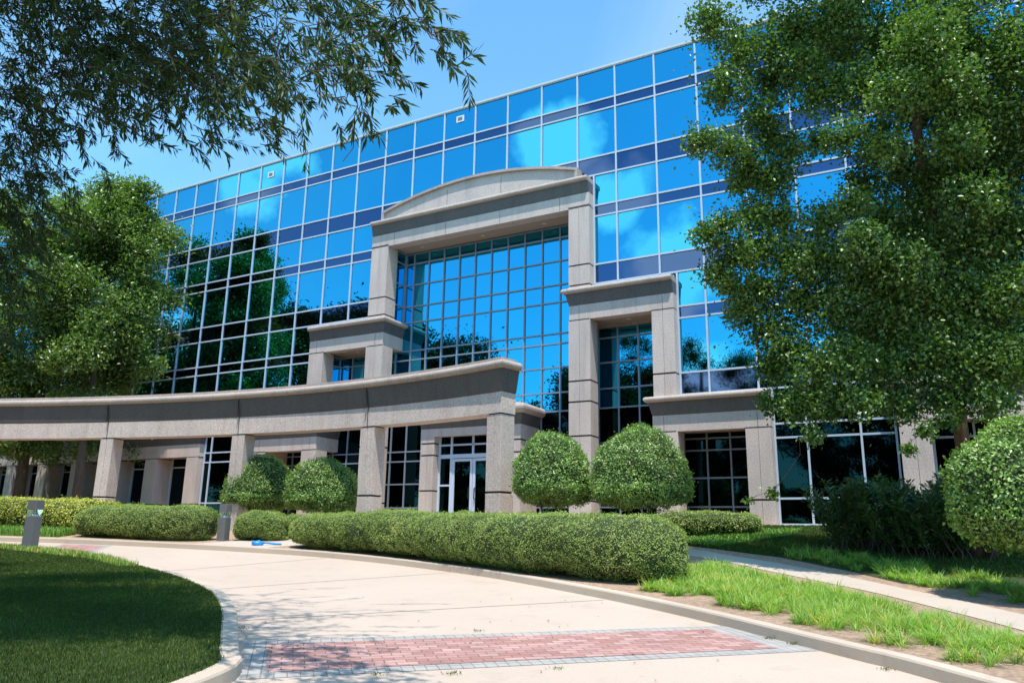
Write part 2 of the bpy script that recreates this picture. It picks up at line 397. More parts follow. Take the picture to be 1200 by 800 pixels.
# brick crossings let into the drive
def crossing(name, a, b, c, d, bw=.21):
    a, b, c, d = map(np.array, (a, b, c, d)); L_ = lambda p, q, t: p+(q-p)*t
    sheet(name, [tuple(a), tuple(b), tuple(c), tuple(d)], .004, M['brick_grey'], .5)['kind'] = 'structure'
    w = np.linalg.norm(d-a); l = np.linalg.norm(b-a); u, v = bw/l, bw/w
    P = [L_(L_(a, b, s), L_(d, c, s), t) for s, t in ((u, v), (1-u*1.6, v), (1-u*1.6, 1-v), (u, 1-v))]
    sheet(name+'_field', [tuple(p) for p in P], .008, M['brick'], .5)['kind'] = 'structure'
crossing('brick_crossing', (1.30, -18.02), (5.28, -14.17), (6.52, -15.12), (2.52, -19.20))
crossing('far_brick_crossing', (-8.6, -13.55), (-11.2, -10.98), (-12.6, -11.36), (-10.6, -13.45))
# saw joints in the concrete
jm = MB()
def jointline(a, b):
    a, b = np.array(a, float), np.array(b, float); n = 12; t = (b-a)/np.linalg.norm(b-a); w = np.array([-t[1], t[0]])*.009
    for i in range(n):
        p, q = a+(b-a)*i/n, a+(b-a)*(i+1)/n
        jm.add([(*(p-w), h(*p)+.003), (*(q-w), h(*q)+.003), (*(q+w), h(*q)+.003), (*(p+w), h(*p)+.003)], [(0, 1, 2, 3)])
for a, b in (((.3, -17.1), (3.2, -12.9)), ((-2.3, -15.5), (-.7, -11.1)), ((-5, -14.4), (-4.6, -10.3))): jointline(a, b)
jm.build('drive_joints', M['joint'])['kind'] = 'structure'

path_near = [(-1.5, -6.6), (1.2, -6.7), (2.96, -6.99), (4.67, -8.44), (6.33, -10.08), (7.57, -11.86), (8.44, -13.28), (9.7, -15.6)]
path_far = [(10.9, -14.8), (9.6, -13.3), (8.53, -11.81), (7.54, -10.31), (6.18, -8.66), (4.42, -7.13), (3.43, -6.55), (2.6, -6.0), (.9, -5.6), (-1.5, -5.5)]
sheet('garden_path', smoothline(path_near, 3)+smoothline(path_far, 3), .123, M['path'], .5)['kind'] = 'structure'
sheet('entrance_plaza', [(-11.5, -5.5), (-1.5, -5.4), (-1.5, -.45), (-11.5, -.45)], .121, M['path'], .6)['kind'] = 'structure'
sheet('entrance_walk', [(-8.9, -10.35), (-6.6, -10.1), (-6.6, -5.5), (-8.9, -5.5)], .122, M['path'], .5)['kind'] = 'structure'
sheet('garden_lawn', [(1.6, -5.2), (2.9, -5.75), (3.7, -6.15), (4.7, -6.6), (6.1, -7.9), (7.0, -9.0), (14, -9), (14, -.9), (1.6, -.9)], .122, M['turf'], .5)['kind'] = 'structure'
sheet('apron_slab', [(3.2, -.9), (7.2, -.9), (7.2, .2), (3.2, .2)], .124, M['path'], .5)['kind'] = 'structure'

# ------------------------------------------------------------------ building
B = empty('office_building', (-7.28, 0, .3))
tag(B, 'long blue mirror-glass office building with stepped granite portal around its entrance', 'building')
XL, XR, ZT = -42.0, 16.5, 16.96
core = MB(); core.box(XL, XR, 1.6, 26, .1, 16.9); core.build('inner_wall', M['inner'], B)
rf = MB(); rf.box(XL, XR, .05, 26.1, 16.9, 17.0); rf.build('roof', M['roofing'], B)
cp = MB(); cp.sweep([(XL-.05, 26), (XL-.05, 0), (XR+.05, 0), (XR+.05, 26)], [(.06, 16.95), (.07, 16.98), (.07, 17.05), (.04, 17.07), (-.3, 17.07), (-.3, 16.95)]); cp.build('roof_coping', M['coping'], B)
side = MB(); side.box(XL-.02, XL+.1, .05, 26, .1, 16.94); side.box(XR-.1, XR+.02, .05, 26, .1, 16.94); side.build('side_wall', M['glass'], B)

PZ = [(-12.13, -2.4, 12.5), (-15.15, .54, 8.38), (-17.93, 3.35, 4.38)]
def occupied(zlo):
    if zlo > 12.6: return None
    if zlo > 8.5: return PZ[0][:2]
    if zlo > 4.4: return PZ[1][:2]
    return None
def spans(a, b, occ):
    if occ is None: return [(a, b)]
    r = []
    if a < occ[0]: r.append((a, min(b, occ[0])))
    if b > occ[1]: r.append((max(a, occ[1]), b))
    return [q for q in r if q[1]-q[0] > .12]
def pane(mb, x0, x1, z0, z1, y, mi=0, g=.03):
    k = .0035
    j = [random.uniform(-k, k) for _ in range(2)]; w = (x1-x0)*j[0]; t = (z1-z0)*j[1]
    x0 += g; x1 -= g; z0 += g; z1 -= g
    mb.add([(x0, y, z0), (x1, y+w, z0), (x1, y+w+t, z1), (x0, y+t, z1), (x0, y+.03, z0), (x1, y+.03, z0), (x1, y+.03, z1), (x0, y+.03, z1)],
           [(0, 1, 2, 3), (7, 6, 5, 4), (0, 4, 5, 1), (1, 5, 6, 2), (2, 6, 7, 3), (3, 7, 4, 0)], mi)
storeys = [(16.96, 15.69, 15.28, 13.44, 12.72), (12.72, 11.53, 11.12, 9.31, 8.60), (8.60, 7.40, 7.00, 5.18, 4.47)]
grid = MB(); far_w = MB(); far_s = MB()
nvis = (-20, 6)
def hb(mb, x0, x1, z, y0=-.045, w=.029, y1=.05): mb.box(x0, x1, y0, y1, z-w, z+w)
def vb(mb, x, z0, z1, y0=-.05, w=.029, y1=.052): mb.box(x-w, x+w, y0, y1, z0, z1)
for zs in storeys:
    occ = occupied(zs[-1]+.01)
    for n in range(-28, 11):
        for (a, b) in spans(n*1.5, (n+1)*1.5, occ):
            vis = nvis[0] <= n <= nvis[1]
            w = MB() if vis else far_w
            pane(w, a, b, zs[1], zs[0], 0); pane(w, a, b, zs[3], zs[2], 0)
            if vis:
                wo = w.build('window', M['glass'], B)
                t = MB(); pane(t, a, b, zs[2], zs[1], 0); t.build('transom_panel', M['spandrel'], wo)
                s_ = MB(); pane(s_, a, b, zs[4], zs[3], 0); s_.build('spandrel_panel', M['spandrel'], B)
            else:
                pane(far_s, a, b, zs[2], zs[1], 0); pane(far_s, a, b, zs[4], zs[3], 0)
    ivs = [(XL, XR)] if occ is None else [(XL, occ[0]), (occ[1], XR)]
    for (a, b) in ivs:
        for z in zs[:-1] if zs[0] > 16 else zs[1:-1]: hb(grid, a, b, z)
        hb(grid, a, b, zs[-1])
        if occ: 
            for x in (a, b):
                if x in occ: vb(grid, x+(.035 if x == occ[1] else -.035), zs[-1], zs[0], w=.03)
    for n in range(-28, 12):
        x = n*1.5
        if occ and occ[0]-.1 < x < occ[1]+.1: continue
        vb(grid, x, zs[-1], zs[0])
far_w.build('far_window', M['glass'], B)['kind'] = 'stuff'; far_s.build('far_spandrel_panel', M['spandrel'], B)['kind'] = 'stuff'
# tall ground-floor glazing either side of the portal
for (a, b, cuts) in ((3.35, 6.68, (4.3, 5.75)), (-21.33, -17.93, (-20.9, -19.4))):
    xs = [a, *cuts, b]
    for i in range(3):
        w = MB()
        for z0, z1 in ((.5, 1.2), (1.2, 2.97), (2.97, 3.39), (3.39, 4.47)): pane(w, xs[i], xs[i+1], z0, z1, 0)
        w.build('ground_window', M['glass_ground'], B)
    for x in xs: vb(grid, min(max(x, a+.035), b-.035), .42, 4.47)
    for z in (.46, 1.2, 2.97, 3.39, 4.47): hb(grid, a, b, z, y0=-.042)
grid.build('mullion_grid', M['mullion'], B)
# two small square vents high on the glass
for px in ((-18.84, 16.39), (-8.24, 16.52)):
    v = MB(); x, z = px
    v.box(x-.18, x+.18, -.04, -.004, z-.14, z+.14)
    vo = v.build('wall_vent', M['vent'], B); l = MB()
    l.box(x-.11, x+.11, -.046, -.0401, z-.075, z+.075); l.build('louvre', M['metal_grey'], vo)

# stone portals
FY = -.4
def blockpillar(name, parent, x0, x1, y0, y1, z0, z1, reveals, vj=True):
    mb = MB(); g = .028; e = .03
    mb.box(x0+e, x1-e, y0+e, y1-e, z0, z1, 1)
    zs = [z0]+[z for z in reveals if z0+.1 < z < z1-.03]+[z1]
    xm = (x0+x1)/2
    for i in range(len(zs)-1):
        a, b = zs[i]+(g if i else 0), zs[i+1]-(g if i < len(zs)-2 else 0)
        if vj:
            mb.box(x0, xm-.005, y0, y1, a, b); mb.box(xm+.005, x1, y0, y1, a, b)
        else: mb.box(x0, x1, y0, y1, a, b)
    return mb.build(name, [M['stone'], M['joint']], parent)
REV = [1.15, 3.27, 4.42, 5.13, 7.3, 8.52, 9.25]
def cornice_prof(zt, r=.09, over=.14, band=.40, beam=1.12, back=-.35):
    nb = [(over+r*math.cos(t), zt-r+r*math.sin(t)) for t in np.linspace(-math.pi/2, math.pi/2, 8)]
    return dict(beam=[(0, zt-beam), (0, zt-band-2*r-.02), (back, zt-band-2*r-.02), (back, zt-beam)],
                band=[(.0, zt-band-2*r-.019), (.015, zt-band-2*r+.03), (.105, zt-2*r-.001), (back, zt-2*r-.001), (back, zt-band-2*r-.019)],
                cornice=nb+[(back, zt), (back, zt-2*r)])
def entab(parent, path, zt, xj=(), **kw):
    pr = cornice_prof(zt, **kw); o = []
    for nm, k, mt in (('beam', 'beam', 'stone'), ('dark_band', 'band', 'stone_dark'), ('cornice', 'cornice', 'cornice')):
        mb = MB(); mb.sweep(path, pr[k]); o.append(mb.build(nm, M[mt], parent))
    return o
def joints(parent, xs, z0, z1, y):
    for x in xs:
        mb = MB(); mb.box(x-.006, x+.006, y-.004, y+.02, z0, z1); mb.build('joint', M['joint'], parent)
# main portal: two tall pillars, beam, segmental pediment
P1 = empty('main_portal', (-7.27, FY, .4)); par(P1, B)
x0, x1 = -12.13, -2.4
for a, b in ((x0, x0+.84), (x1-.8, x1)):
    for z0, z1 in ((.3, 7.27), (8.383, 11.43)): blockpillar('pillar', P1, a, b, FY, .25, z0, z1, REV)
bo = entab(P1, [(x0, FY), (x1, FY)], 12.53, beam=1.13)
jl = MB(); jl.box(x0+.0, x0+.86, FY-.002, FY+.2, 11.44, 11.475); jl.box(x1-.82, x1, FY-.002, FY+.2, 11.44, 11.475); jl.build('reveal', M['joint'], P1)
joints(P1, (-11.0, -8.5, -6.05, -3.55), 11.42, 11.92, FY)
bk = MB(); bk.box(x0+.004, x1-.004, -.06, .04, 11.4, 12.5); bk.build('backing', M['stone'], P1)
# pediment: arc from z 12.97 up to 13.62
ar = MB(); rim = MB(); pts = []
for i in range(33):
    t = i/32; x = -11.6+t*(8.72); q = (2*t-1)
    pts.append((x, 12.95+.67*(1-q*q)))
vs = [(x, FY+.03, 12.5) for x, z in pts]+[(x, FY+.03, z-.1) for x, z in pts]+[(x, -.02, 12.5) for x, z in pts]+[(x, -.02, z-.1) for x, z in pts]
n = 33; fs = []
for i in range(n-1):
    fs += [(i, i+1, n+i+1, n+i), (n+i, n+i+1, 3*n+i+1, 3*n+i), (2*n+i+1, 2*n+i, 3*n+i, 3*n+i+1)]
fs += [(0, n, 3*n, 2*n), (n-1, 2*n+n-1, 4*n-1, 2*n-1)]
ar.add(vs, fs); po = ar.build('pediment', M['stone'], P1)
vs = []
for x, z in pts: vs += [(x, FY-.08, z-.1), (x, FY-.08, z), (x, -.01, z), (x, -.01, z-.1)]
fs = []
for i in range(n-1):
    for j in range(4): fs.append((i*4+j, i*4+4+j, i*4+4+(j+1) % 4, i*4+(j+1) % 4))
fs += [(0, 1, 2, 3), (4*n-4, 4*n-1, 4*n-2, 4*n-3)]
rim.add(vs, fs); rim.box(-11.66, -11.56, FY-.07, -.01, 12.53, 12.96); rim.box(-2.93, -2.83, FY-.07, -.01, 12.53, 12.96); rim.build('pediment_rim', M['cornice'], P1)
joints(P1, (-8.5, -6.05), 12.55, 13.3, FY+.03)

def downlight(parent, x, y, z):
    d = MB(); d.disc((x, y, z-.02), .09, .03); d.build('downlight', M['lamp_disc'], parent)
sf = MB(); sf.box(x0+.3, x1-.3, -.06, .9, 11.46, 11.62); sf.build('soffit', M['soffit'], P1)
for x in (-10.2, -7.3, -4.6): downlight(P1, x, .45, 11.46)
# right and left middle blocks, then the low blocks
def block(name, xa, xb, zt, pil_w, left_side, recess=.9, closed_x=None):
    E_ = empty(name, ((xa+xb)/2, FY, .4)); par(E_, B)
    if left_side:   # outer end flush with the glass, inner end returns to the recess
        path = [(xa, FY), (xb, FY), (xb, recess)]
    else: path = [(xa, recess), (xa, FY), (xb, FY)]
    entab(E_, path, zt, beam=1.12)
    a = xa if left_side else xb-pil_w
    for z0, z1 in (((.3, 3.27), (4.403, zt-1.1)) if zt > 5 else ((.3, zt-1.1),)): blockpillar('pillar', E_, a, a+pil_w, FY, .25, z0, z1, REV)
    jl = MB(); jl.box(xb-pil_w-.01, xb+.001, FY-.002, FY+.2, zt-1.135, zt-1.10); jl.box(xa-.001, xa+pil_w+.01, FY-.002, FY+.2, zt-1.135, zt-1.10); jl.build('reveal', M['joint'], E_)
    s = MB(); s.box(xa+.3, xb-.3, FY+.34, recess, zt-1.04, zt-.02); s.build('soffit', M['soffit'], E_)
    joints(E_, (xa+pil_w*.5, xb-pil_w*.5), zt-1.1, zt-.62, FY)
    downlight(E_, (xa+xb)/2, .45, zt-1.04)
    bk = MB(); bk.box(xa+.004, xb-.004, -.052, .04, zt-1.1, zt-.01); bk.build('backing', M['stone'], E_)
    top = MB(); top.box(xa+.05, xb-.05, FY+.3, .0, zt-.008, zt+.1); top.build('top_slab', M['coping'], E_)
    return E_
block('middle_block', -3.18, .54, 8.38, .75, False, closed_x=1)
block('middle_block', -15.15, -11.30, 8.38, .78, True)
block('low_block', -.27, 3.35, 4.38, .74, False)
block('low_block', -17.93, -14.38, 4.38, .74, True)
# recessed glazing behind all portals
RY = .9; rows = [.45, 1.0, 1.9, 2.78, 3.16, 4.36, 5.04, 5.96, 6.85, 7.23, 8.42, 9.1, 10.03, 10.95, 11.40]
rg = MB()
steps = [(4.36, -17.3, 2.75), (7.23, -14.55, -.1), (11.40, -11.3, -3.1)]
def rec_range(z):
    for zt, a, b in steps:
        if z < zt-.01: return a, b
cols = sorted([-10.86+.747*i for i in range(-9, 20)])
storey_of = lambda z: 0 if z < 4.3 else (1 if z < 8.4 else 2)
for st in range(3):
    rr = [i for i in range(len(rows)-1) if storey_of(rows[i]) == st]
    lo, hi = min(rec_range(rows[i])[0] for i in rr), max(rec_range(rows[i])[1] for i in rr)
    xs = [lo]+[c for c in cols if lo+.1 < c < hi-.1]+[hi]
    for k in range(len(xs)-1):
        w = MB(); any_ = False
        for i in rr:
            a, b = rec_range(rows[i])
            if xs[k] >= a-.4 and xs[k+1] <= b+.4:
                pane(w, xs[k], xs[k+1], rows[i], rows[i+1], RY, g=.02); any_ = True
        if any_: w.build('recessed_window', M['glass_recess' if st else 'glass_ground'], B)
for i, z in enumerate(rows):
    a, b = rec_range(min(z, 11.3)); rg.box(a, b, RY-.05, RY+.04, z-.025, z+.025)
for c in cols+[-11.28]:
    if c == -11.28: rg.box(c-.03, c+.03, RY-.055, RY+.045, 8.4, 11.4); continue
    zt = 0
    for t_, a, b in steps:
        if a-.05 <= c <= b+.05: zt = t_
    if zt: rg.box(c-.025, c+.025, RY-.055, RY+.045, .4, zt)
# side returns of glass at the outer left jambs
for x, zt, zb in ((-11.3, 11.4, 8.4), (-14.5, 7.25, 4.4)):
    w = MB(); k = [r for r in rows if zb-.1 <= r <= zt+.2]
    for i in range(len(k)-1): w.add([(x, .25, k[i]+.02), (x, RY, k[i]+.02), (x, RY, k[i+1]-.02), (x, .25, k[i+1]-.02), (x-.03, .25, k[i]+.02), (x-.03, RY, k[i]+.02), (x-.03, RY, k[i+1]-.02), (x-.03, .25, k[i+1]-.02)],
                                      [(0, 1, 2, 3), (7, 6, 5, 4), (0, 4, 5, 1), (1, 5, 6, 2), (2, 6, 7, 3), (3, 7, 4, 0)])
    w.build('side_window', M['glass_recess'], B)
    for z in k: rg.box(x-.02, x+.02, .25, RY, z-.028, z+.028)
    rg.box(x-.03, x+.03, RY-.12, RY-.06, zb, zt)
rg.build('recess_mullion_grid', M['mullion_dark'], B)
jb = MB()
for x, zt in ((2.72, 3.4), (-.2, 7.3), (-3.15, 11.4), (-17.2, 3.4)): jb.box(x, x+.3 if x > -10 else x-.3, .22, 1.6, .3, zt)
jb.box(-17.9, 3.3, RY+.06, 1.65, .2, 11.42)
jb.build('jamb_wall', M['stone'], B)
sill = MB(); sill.box(-17.3, 2.75, RY-.12, RY+.05, .25, .42); sill.build('recess_sill', M['coping'], B)

# arcaded wings
def arcade(x_in, sign, n):
    A_ = empty('arcade_wing', (x_in, FY, .3)); par(A_, B)
    xo = XR if sign > 0 else XL
    a, b = (x_in, xo) if sign > 0 else (xo, x_in)
    entab(A_, [(a, 0), (a, FY+.1), (b, FY+.1), (b, 0)], 4.38, beam=1.15, over=.1)
    for i in range(n):
        c = x_in+sign*(.4+2.83*i); blockpillar('pillar', A_, c-.38, c+.38, FY+.1, .7, .2, 3.2, [1.15])
        x2 = c+sign*2.83; w = MB(); l, r = sorted((c+sign*.38, x2-sign*.38)); mid = (l+r)/2
        for p, q in ((l, mid), (mid, r)):
            for z0, z1 in ((.4, 2.86), (2.86, 3.3)): pane(w, p, q, z0, z1, .62)
        wo = w.build('arcade_window', M['glass_ground'], A_)
        f = MB()
        for x in (l+.03, mid, r-.03): f.box(x-.03, x+.03, .56, .66, .35, 3.3)
        for z in (.4, 2.86): f.box(l, r, .565, .66, z-.03, z+.03)
        f.build('frame', M['mullion'], wo)
    s = MB(); s.box(a+.02, b-.02, FY+.4, .75, 3.25, 4.3); s.box(a, b, .70, 1.6, .1, 3.28); s.build('backing', M['soffit'], A_)
arcade(6.72, 1, 4); arcade(-21.35, -1, 7)

# entrance canopy with double doors
K = empty('entrance_canopy', (-7.05, -.5, .4)); par(K, B)
cx0, cx1, cy = -9.15, -4.98, -.5
pr = cornice_prof(4.5, r=.17, over=.1, band=.36, beam=1.0, back=-.3)
for nm, k, mt in (('beam', 'beam', 'stone'), ('dark_band', 'band', 'stone_dark'), ('cornice', 'cornice', 'cornice')):
    mb = MB(); mb.sweep([(cx0, RY), (cx0, cy), (cx1, cy), (cx1, RY)], pr[k]); mb.build(nm, M[mt], K)
t = MB(); t.box(cx0+.1, cx1-.1, cy+.1, RY-.05, 4.42, 4.58); t.build('top_slab', M['coping'], K)
t = MB(); t.box(cx0+.2, cx1-.2, cy+.2, RY-.05, 3.72, 3.8); t.build('soffit', M['soffit'], K)
REVC = [1.55, 2.82, 3.25]
blockpillar('pillar', K, cx0, cx0+.58, cy, .6, .3, 3.5, REVC); blockpillar('pillar', K, cx1-.58, cx1, cy, .6, .3, 3.5, REVC)
for a in (cx0+.05, cx1-.5):
    wl = MB(); wl.box(a, a+.45, .61, RY-.06, .3, 3.49); wl.build('side_wall', M['stone'], K)
DY = -.12; dl, dr_ = cx0+.58, cx1-.58
f = MB(); cols_ = [dl+.03, -8.02, -6.18, dr_-.03]
for x in cols_: f.box(x-.04, x+.04, DY-.05, DY+.06, .4, 3.72)
f.box(-7.14, -7.06, DY-.045, DY+.055, 2.8, 3.72)
for z in (3.68, 3.2): f.box(dl, dr_, DY-.045, DY+.05, z-.03, z+.03)
f.box(dl, dr_, DY-.055, DY+.05, 2.72, 2.86); f.box(dl, -8.02, DY-.045, DY+.05, 1.72, 1.78); f.box(-6.18, dr_, DY-.045, DY+.05, 1.72, 1.78)
f.build('door_surround', M['door_frame'], K)
for a, b in ((dl, -8.02), (-8.02, -7.1), (-7.1, -6.18), (-6.18, dr_)):
    w = MB(); pane(w, a, b, 3.2, 3.72, DY, g=.02); pane(w, a, b, 2.85, 3.2, DY, g=.02)
    if a == dl or b == dr_: pane(w, a, b, .42, 1.75, DY, g=.02); pane(w, a, b, 1.75, 2.74, DY, g=.02)
    w.build('transom_window', M['glass_ground'], K)
for a, b, hx in ((-7.98, -7.11, -7.22), (-7.09, -6.22, -6.98)):
    d = MB()
    for x in (a, b-.1): d.box(x, x+.1, DY-.03, DY+.03, .42, 2.7)
    for z0, z1 in ((.42, .62), (2.6, 2.7)): d.box(a+.1, b-.1, DY-.03, DY+.03, z0, z1)
    do = d.build('entrance_door', M['door_frame'], K)
    gl = MB(); pane(gl, a+.1, b-.1, .62, 2.6, DY+.005, g=0); gl.build('pane', M['glass_ground'], do)
    hd = MB(); hd.tube([(hx, DY-.03, 1.25), (hx, DY-.1, 1.28), (hx, DY-.1, 1.62), (hx, DY-.03, 1.65)], [.018]*4); hd.build('handle', M['metal_dark'], do)

# ------------------------------------------------------------------ curved colonnade
cpt = np.array([(-24.5, -9.2), (-20.5, -8.0), (-16.6, -6.65), (-12.2, -5.85), (-10.2, -5.78), (-7.2, -6.03), (-4.86, -6.26), (-3.0, -6.5), (-1.75, -6.72)])
cf = np.polyfit(cpt[:, 0]+12, cpt[:, 1], 3); cY = lambda x: float(np.polyval(cf, x+12))
cS = lambda x: (cY(x+.01)-cY(x-.01))/.02
G = empty('colonnade', (-12, cY(-12), .1)); tag(G, 'long curved granite colonnade with dark frieze standing in front of the glass building', 'colonnade')
cpath = [(x, cY(x)) for x in np.arange(-33, -2.4, .45)]+[(-2.2, cY(-2.2))]
e = Vector((1, cS(-2.2))).normalized(); CW = .54
last = Vector(cpath[-1]); endp = last+Vector((-e.y, e.x))*CW
path = cpath+[(endp.x, endp.y)]
zt = 4.5
def prof_col():
    r = .11; nb = [(.12+r*math.cos(t), zt-r+r*math.sin(t)) for t in np.linspace(-math.pi/2, math.pi/2, 9)]
    return dict(beam=[(0, 3.13), (0, 3.68), (-CW, 3.68), (-CW, 3.13)], band=[(0, 3.683), (.02, 3.72), (.12, zt-2*r-.002), (-CW-.05, zt-2*r-.002), (-CW, 3.683)],
                cornice=nb+[(-CW-.2, zt), (-CW-.2, zt-2*r)], cap=[(.04, zt+.002), (.04, zt+.10), (-CW-.05, zt+.10), (-CW-.05, zt+.002)])
# sweep the front only, with the end return at the right
pc = prof_col()
for nm, mt in (('beam', 'stone'), ('band', 'stone_dark'), ('cornice', 'cornice'), ('cap', 'cornice')):
    mb = MB(); P_ = [(a, b) for a, b in pc[nm]]
    # clamp the depth so the return wraps the end cleanly
    mb.sweep(cpath, P_)
    mb.build({'band': 'dark_band', 'cap': 'cap_stone'}.get(nm, nm), M[mt], G)
# end return: cornice and band wrapped round the end face
er = last; en = Vector((e.y, -e.x)); bk_ = last-en*CW
for nm, mt in (('band', 'stone_dark'), ('cornice', 'cornice')):
    mb = MB(); pf = [(o, z) for o, z in pc[nm] if o > -.01]; pf = pf+[(-.0, pf[-1][1]), (-.0, pf[0][1])] if nm == 'cornice' else pf+[(0, pf[-1][1])]
    s0 = er+e*.001; s1 = bk_+e*.001
    # corner fan
    f0 = er+e*.0
    P0 = [(f0.x+en.x*o, f0.y+en.y*o, z) for o, z in pf]
    P1_ = [(f0.x+(en.x+e.x)*o, f0.y+(en.y+e.y)*o, z) for o, z in pf]
    P2 = [(bk_.x+e.x*o, bk_.y+e.y*o, z) for o, z in pf]
    k = len(pf); fs = []
    for r0 in range(2):
        for j in range(k): fs.append((r0*k+j, (r0+1)*k+j, (r0+1)*k+(j+1) % k, r0*k+(j+1) % k))
    fs.append(tuple(2*k+j for j in range(k)))
    mb.add(P0+P1_+P2, fs); mb.build({'band': 'end_dark_band'}.get(nm, 'end_cornice'), M[mt], G)
xcols = [-22.95, -17.95, -12.57, -7.27, -2.47]
def column(x, j=0):
    u = Vector((1, cS(x))).normalized(); nn = Vector((-u.y, u.x)); c = Vector((x, cY(x)))+nn*(CW/2+.004)
    mb = MB(); hw = CW/2-.012; e_ = .03; z0 = float(h(c.x, c.y))+.0
    mb.obox(c, u, hw-e_, hw-e_, z0, 3.14, 1)
    for a, b in ((z0, 1.06), (1.115, 3.10)):
        for s1 in (-1, 1):
            mb.obox(c+u*s1*(hw/2+.003), u, hw/2-.003, hw, a, b)
    return mb.build('column', [M['stone'], M['joint']], G, bevel=.008)
for x in xcols+[-27.9]: column(x)
mb = MB()
for x in xcols[:-1]+[-27.9]:
    u = Vector((1, cS(x))).normalized(); mb.obox((x, cY(x)-.004), u, .005, .02, 3.13, 3.68)
    mb.obox((x, cY(x)-.05), u, .005, .1, 3.7, 4.25)
mb.build('joint', M['joint'], G)

# ------------------------------------------------------------------ bollard lights
def bollard(px, py, Dd, rot, label):
    p = at(px, py, Dd); x, y = p[0], p[1]; z = float(h(x, y))+.115-(.12 if px > 100 else 0)
    E_ = empty('bollard_light', (x, y, z)); u = (math.cos(rot), math.sin(rot)); w = .115
    mb = MB(); mb.obox((x, y), u, w, w, z-.05, z+.72); mb.build('post', M['metal_grey'], E_, bevel=.006)
    mb = MB(); mb.obox((x, y), u, w-.012, w-.012, z+.722, z+.87); mb.build('lens', M['lens'], E_)
    mb = MB(); mb.tube([(x, y, z+.725), (x, y, z+.76), (x, y, z+.80), (x, y, z+.86)], [.09, .075, .03, .02], 14); mb.build('reflector', M['reflector'], E_, smooth=True)
    mb = MB(); mb.obox((x, y), u, w, w, z+.872, z+1.07); mb.build('cap', M['metal_grey'], E_, bevel=.006)
    tag(E_, label, 'bollard light', 'bollard lights along the drive')
bollard(33, 650, 17.1, .35, 'grey square bollard light on the grass edge of the island lawn')
bollard(261, 631, 20.9, .2, 'grey square bollard light standing in the gap between two clipped hedges')

# blue plastic bundle by the walk
q = (-7.35, -9.75); zz = float(h(q[0], q[1]))+.125
mb = MB(); c0 = Vector((q[0], q[1], zz))
for i in range(7):
    r = .16*math.sin(math.pi*(i+.5)/7)
    pass
mb.tube([c0+Vector((0, 0, .0)), c0+Vector((.01, 0, .04)), c0+Vector((.04, .02, .08)), c0+Vector((.02, .01, .11))], [.13, .16, .12, .03], 9)
mb.tube([c0+Vector((.1, .05, .06)), c0+Vector((.22, .1, .06)), c0+Vector((.4, .2, .04)), c0+Vector((.55, .28, .03))], [.03, .022, .03, .02], 6)
o = mb.build('blue_hose', M['blue'], None, smooth=True); tag(o, 'bright blue plastic bundle with a trailing end lying on the walk beside the hedges', 'hose')

# ------------------------------------------------------------------ vegetation helpers
def nz3(P, s, seed=0): return np.array([noise.noise(Vector((p[0]*s+seed, p[1]*s-seed, p[2]*s))) for p in P])
def inpoly(X, Y, poly):
    A = np.array(poly); r = np.zeros(len(X), bool); j = len(A)-1
    for i in range(len(A)):
        c = ((A[i, 1] > Y) != (A[j, 1] > Y)) & (X < (A[j, 0]-A[i, 0])*(Y-A[i, 1])/(A[j, 1]-A[i, 1]+1e-12)+A[i, 0]); r ^= c; j = i
    return r
def shell_shrub(name, label, cat, f, n, leaf, mat_, base, group=None, trunk=None, core_scale=.93, jit=.065, up=.2, core_n=(48, 28), width=.55):
    """f(u,v) -> points, normals on a closed rounded surface; u, v in 0..1"""
    E_ = empty(name, base)
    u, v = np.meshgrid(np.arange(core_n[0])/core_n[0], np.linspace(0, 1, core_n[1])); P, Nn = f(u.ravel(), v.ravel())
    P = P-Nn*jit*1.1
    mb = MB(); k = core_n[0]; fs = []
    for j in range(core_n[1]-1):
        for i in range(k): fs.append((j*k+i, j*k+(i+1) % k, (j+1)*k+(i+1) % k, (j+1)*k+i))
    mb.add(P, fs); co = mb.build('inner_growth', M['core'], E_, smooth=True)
    U, V_ = RNG.random(n), RNG.random(n); P, Nn = f(U, V_)
    lump = nz3(P, 2.6, 3)*.06+nz3(P, 9, 5)*.03
    P = P+Nn*(lump+RNG.normal(0, jit*.45, n)-jit*.35)[:, None]
    D = unit(Nn*.2+rv(n)*.95+np.array([0, 0, up*.4])); Q = unit(Nn*.9+rv(n)*.55+np.array([0, 0, .35]))
    ln = leaf*RNG.uniform(.5, 1.5, n); shoot = RNG.random(n) < .012; P = P+Nn*np.where(shoot, RNG.uniform(.03, .11, n), 0)[:, None]
    Vv, T = leaf_tris(P, D, Q, ln, ln*width)
    kp = (nz3(P, 8, 21) > -.28) | (RNG.random(n) < .25); Vv = Vv.reshape(n, 4, 3)[kp].reshape(-1, 3); P = P[kp]; n = len(P); i4 = np.arange(n)[:, None]*4; T = np.concatenate([i4+np.array([0, 1, 2]), i4+np.array([0, 2, 3])], 0)
    r = np.clip(RNG.beta(2, 2.6, n)+nz3(P, 3.1, 9)*.4+nz3(P, .9, 13)*.25, 0, 1)
    cr_ = tri_mesh('foliage', Vv, T, mat_, np.r_[r, r], E_)
    if trunk is not None:
        t = MB()
        for pts_, rad in trunk: t.tube(pts_, rad, 8)
        t.build('trunk', M['bark'], E_, smooth=True)
    return tag(E_, label, cat, group)
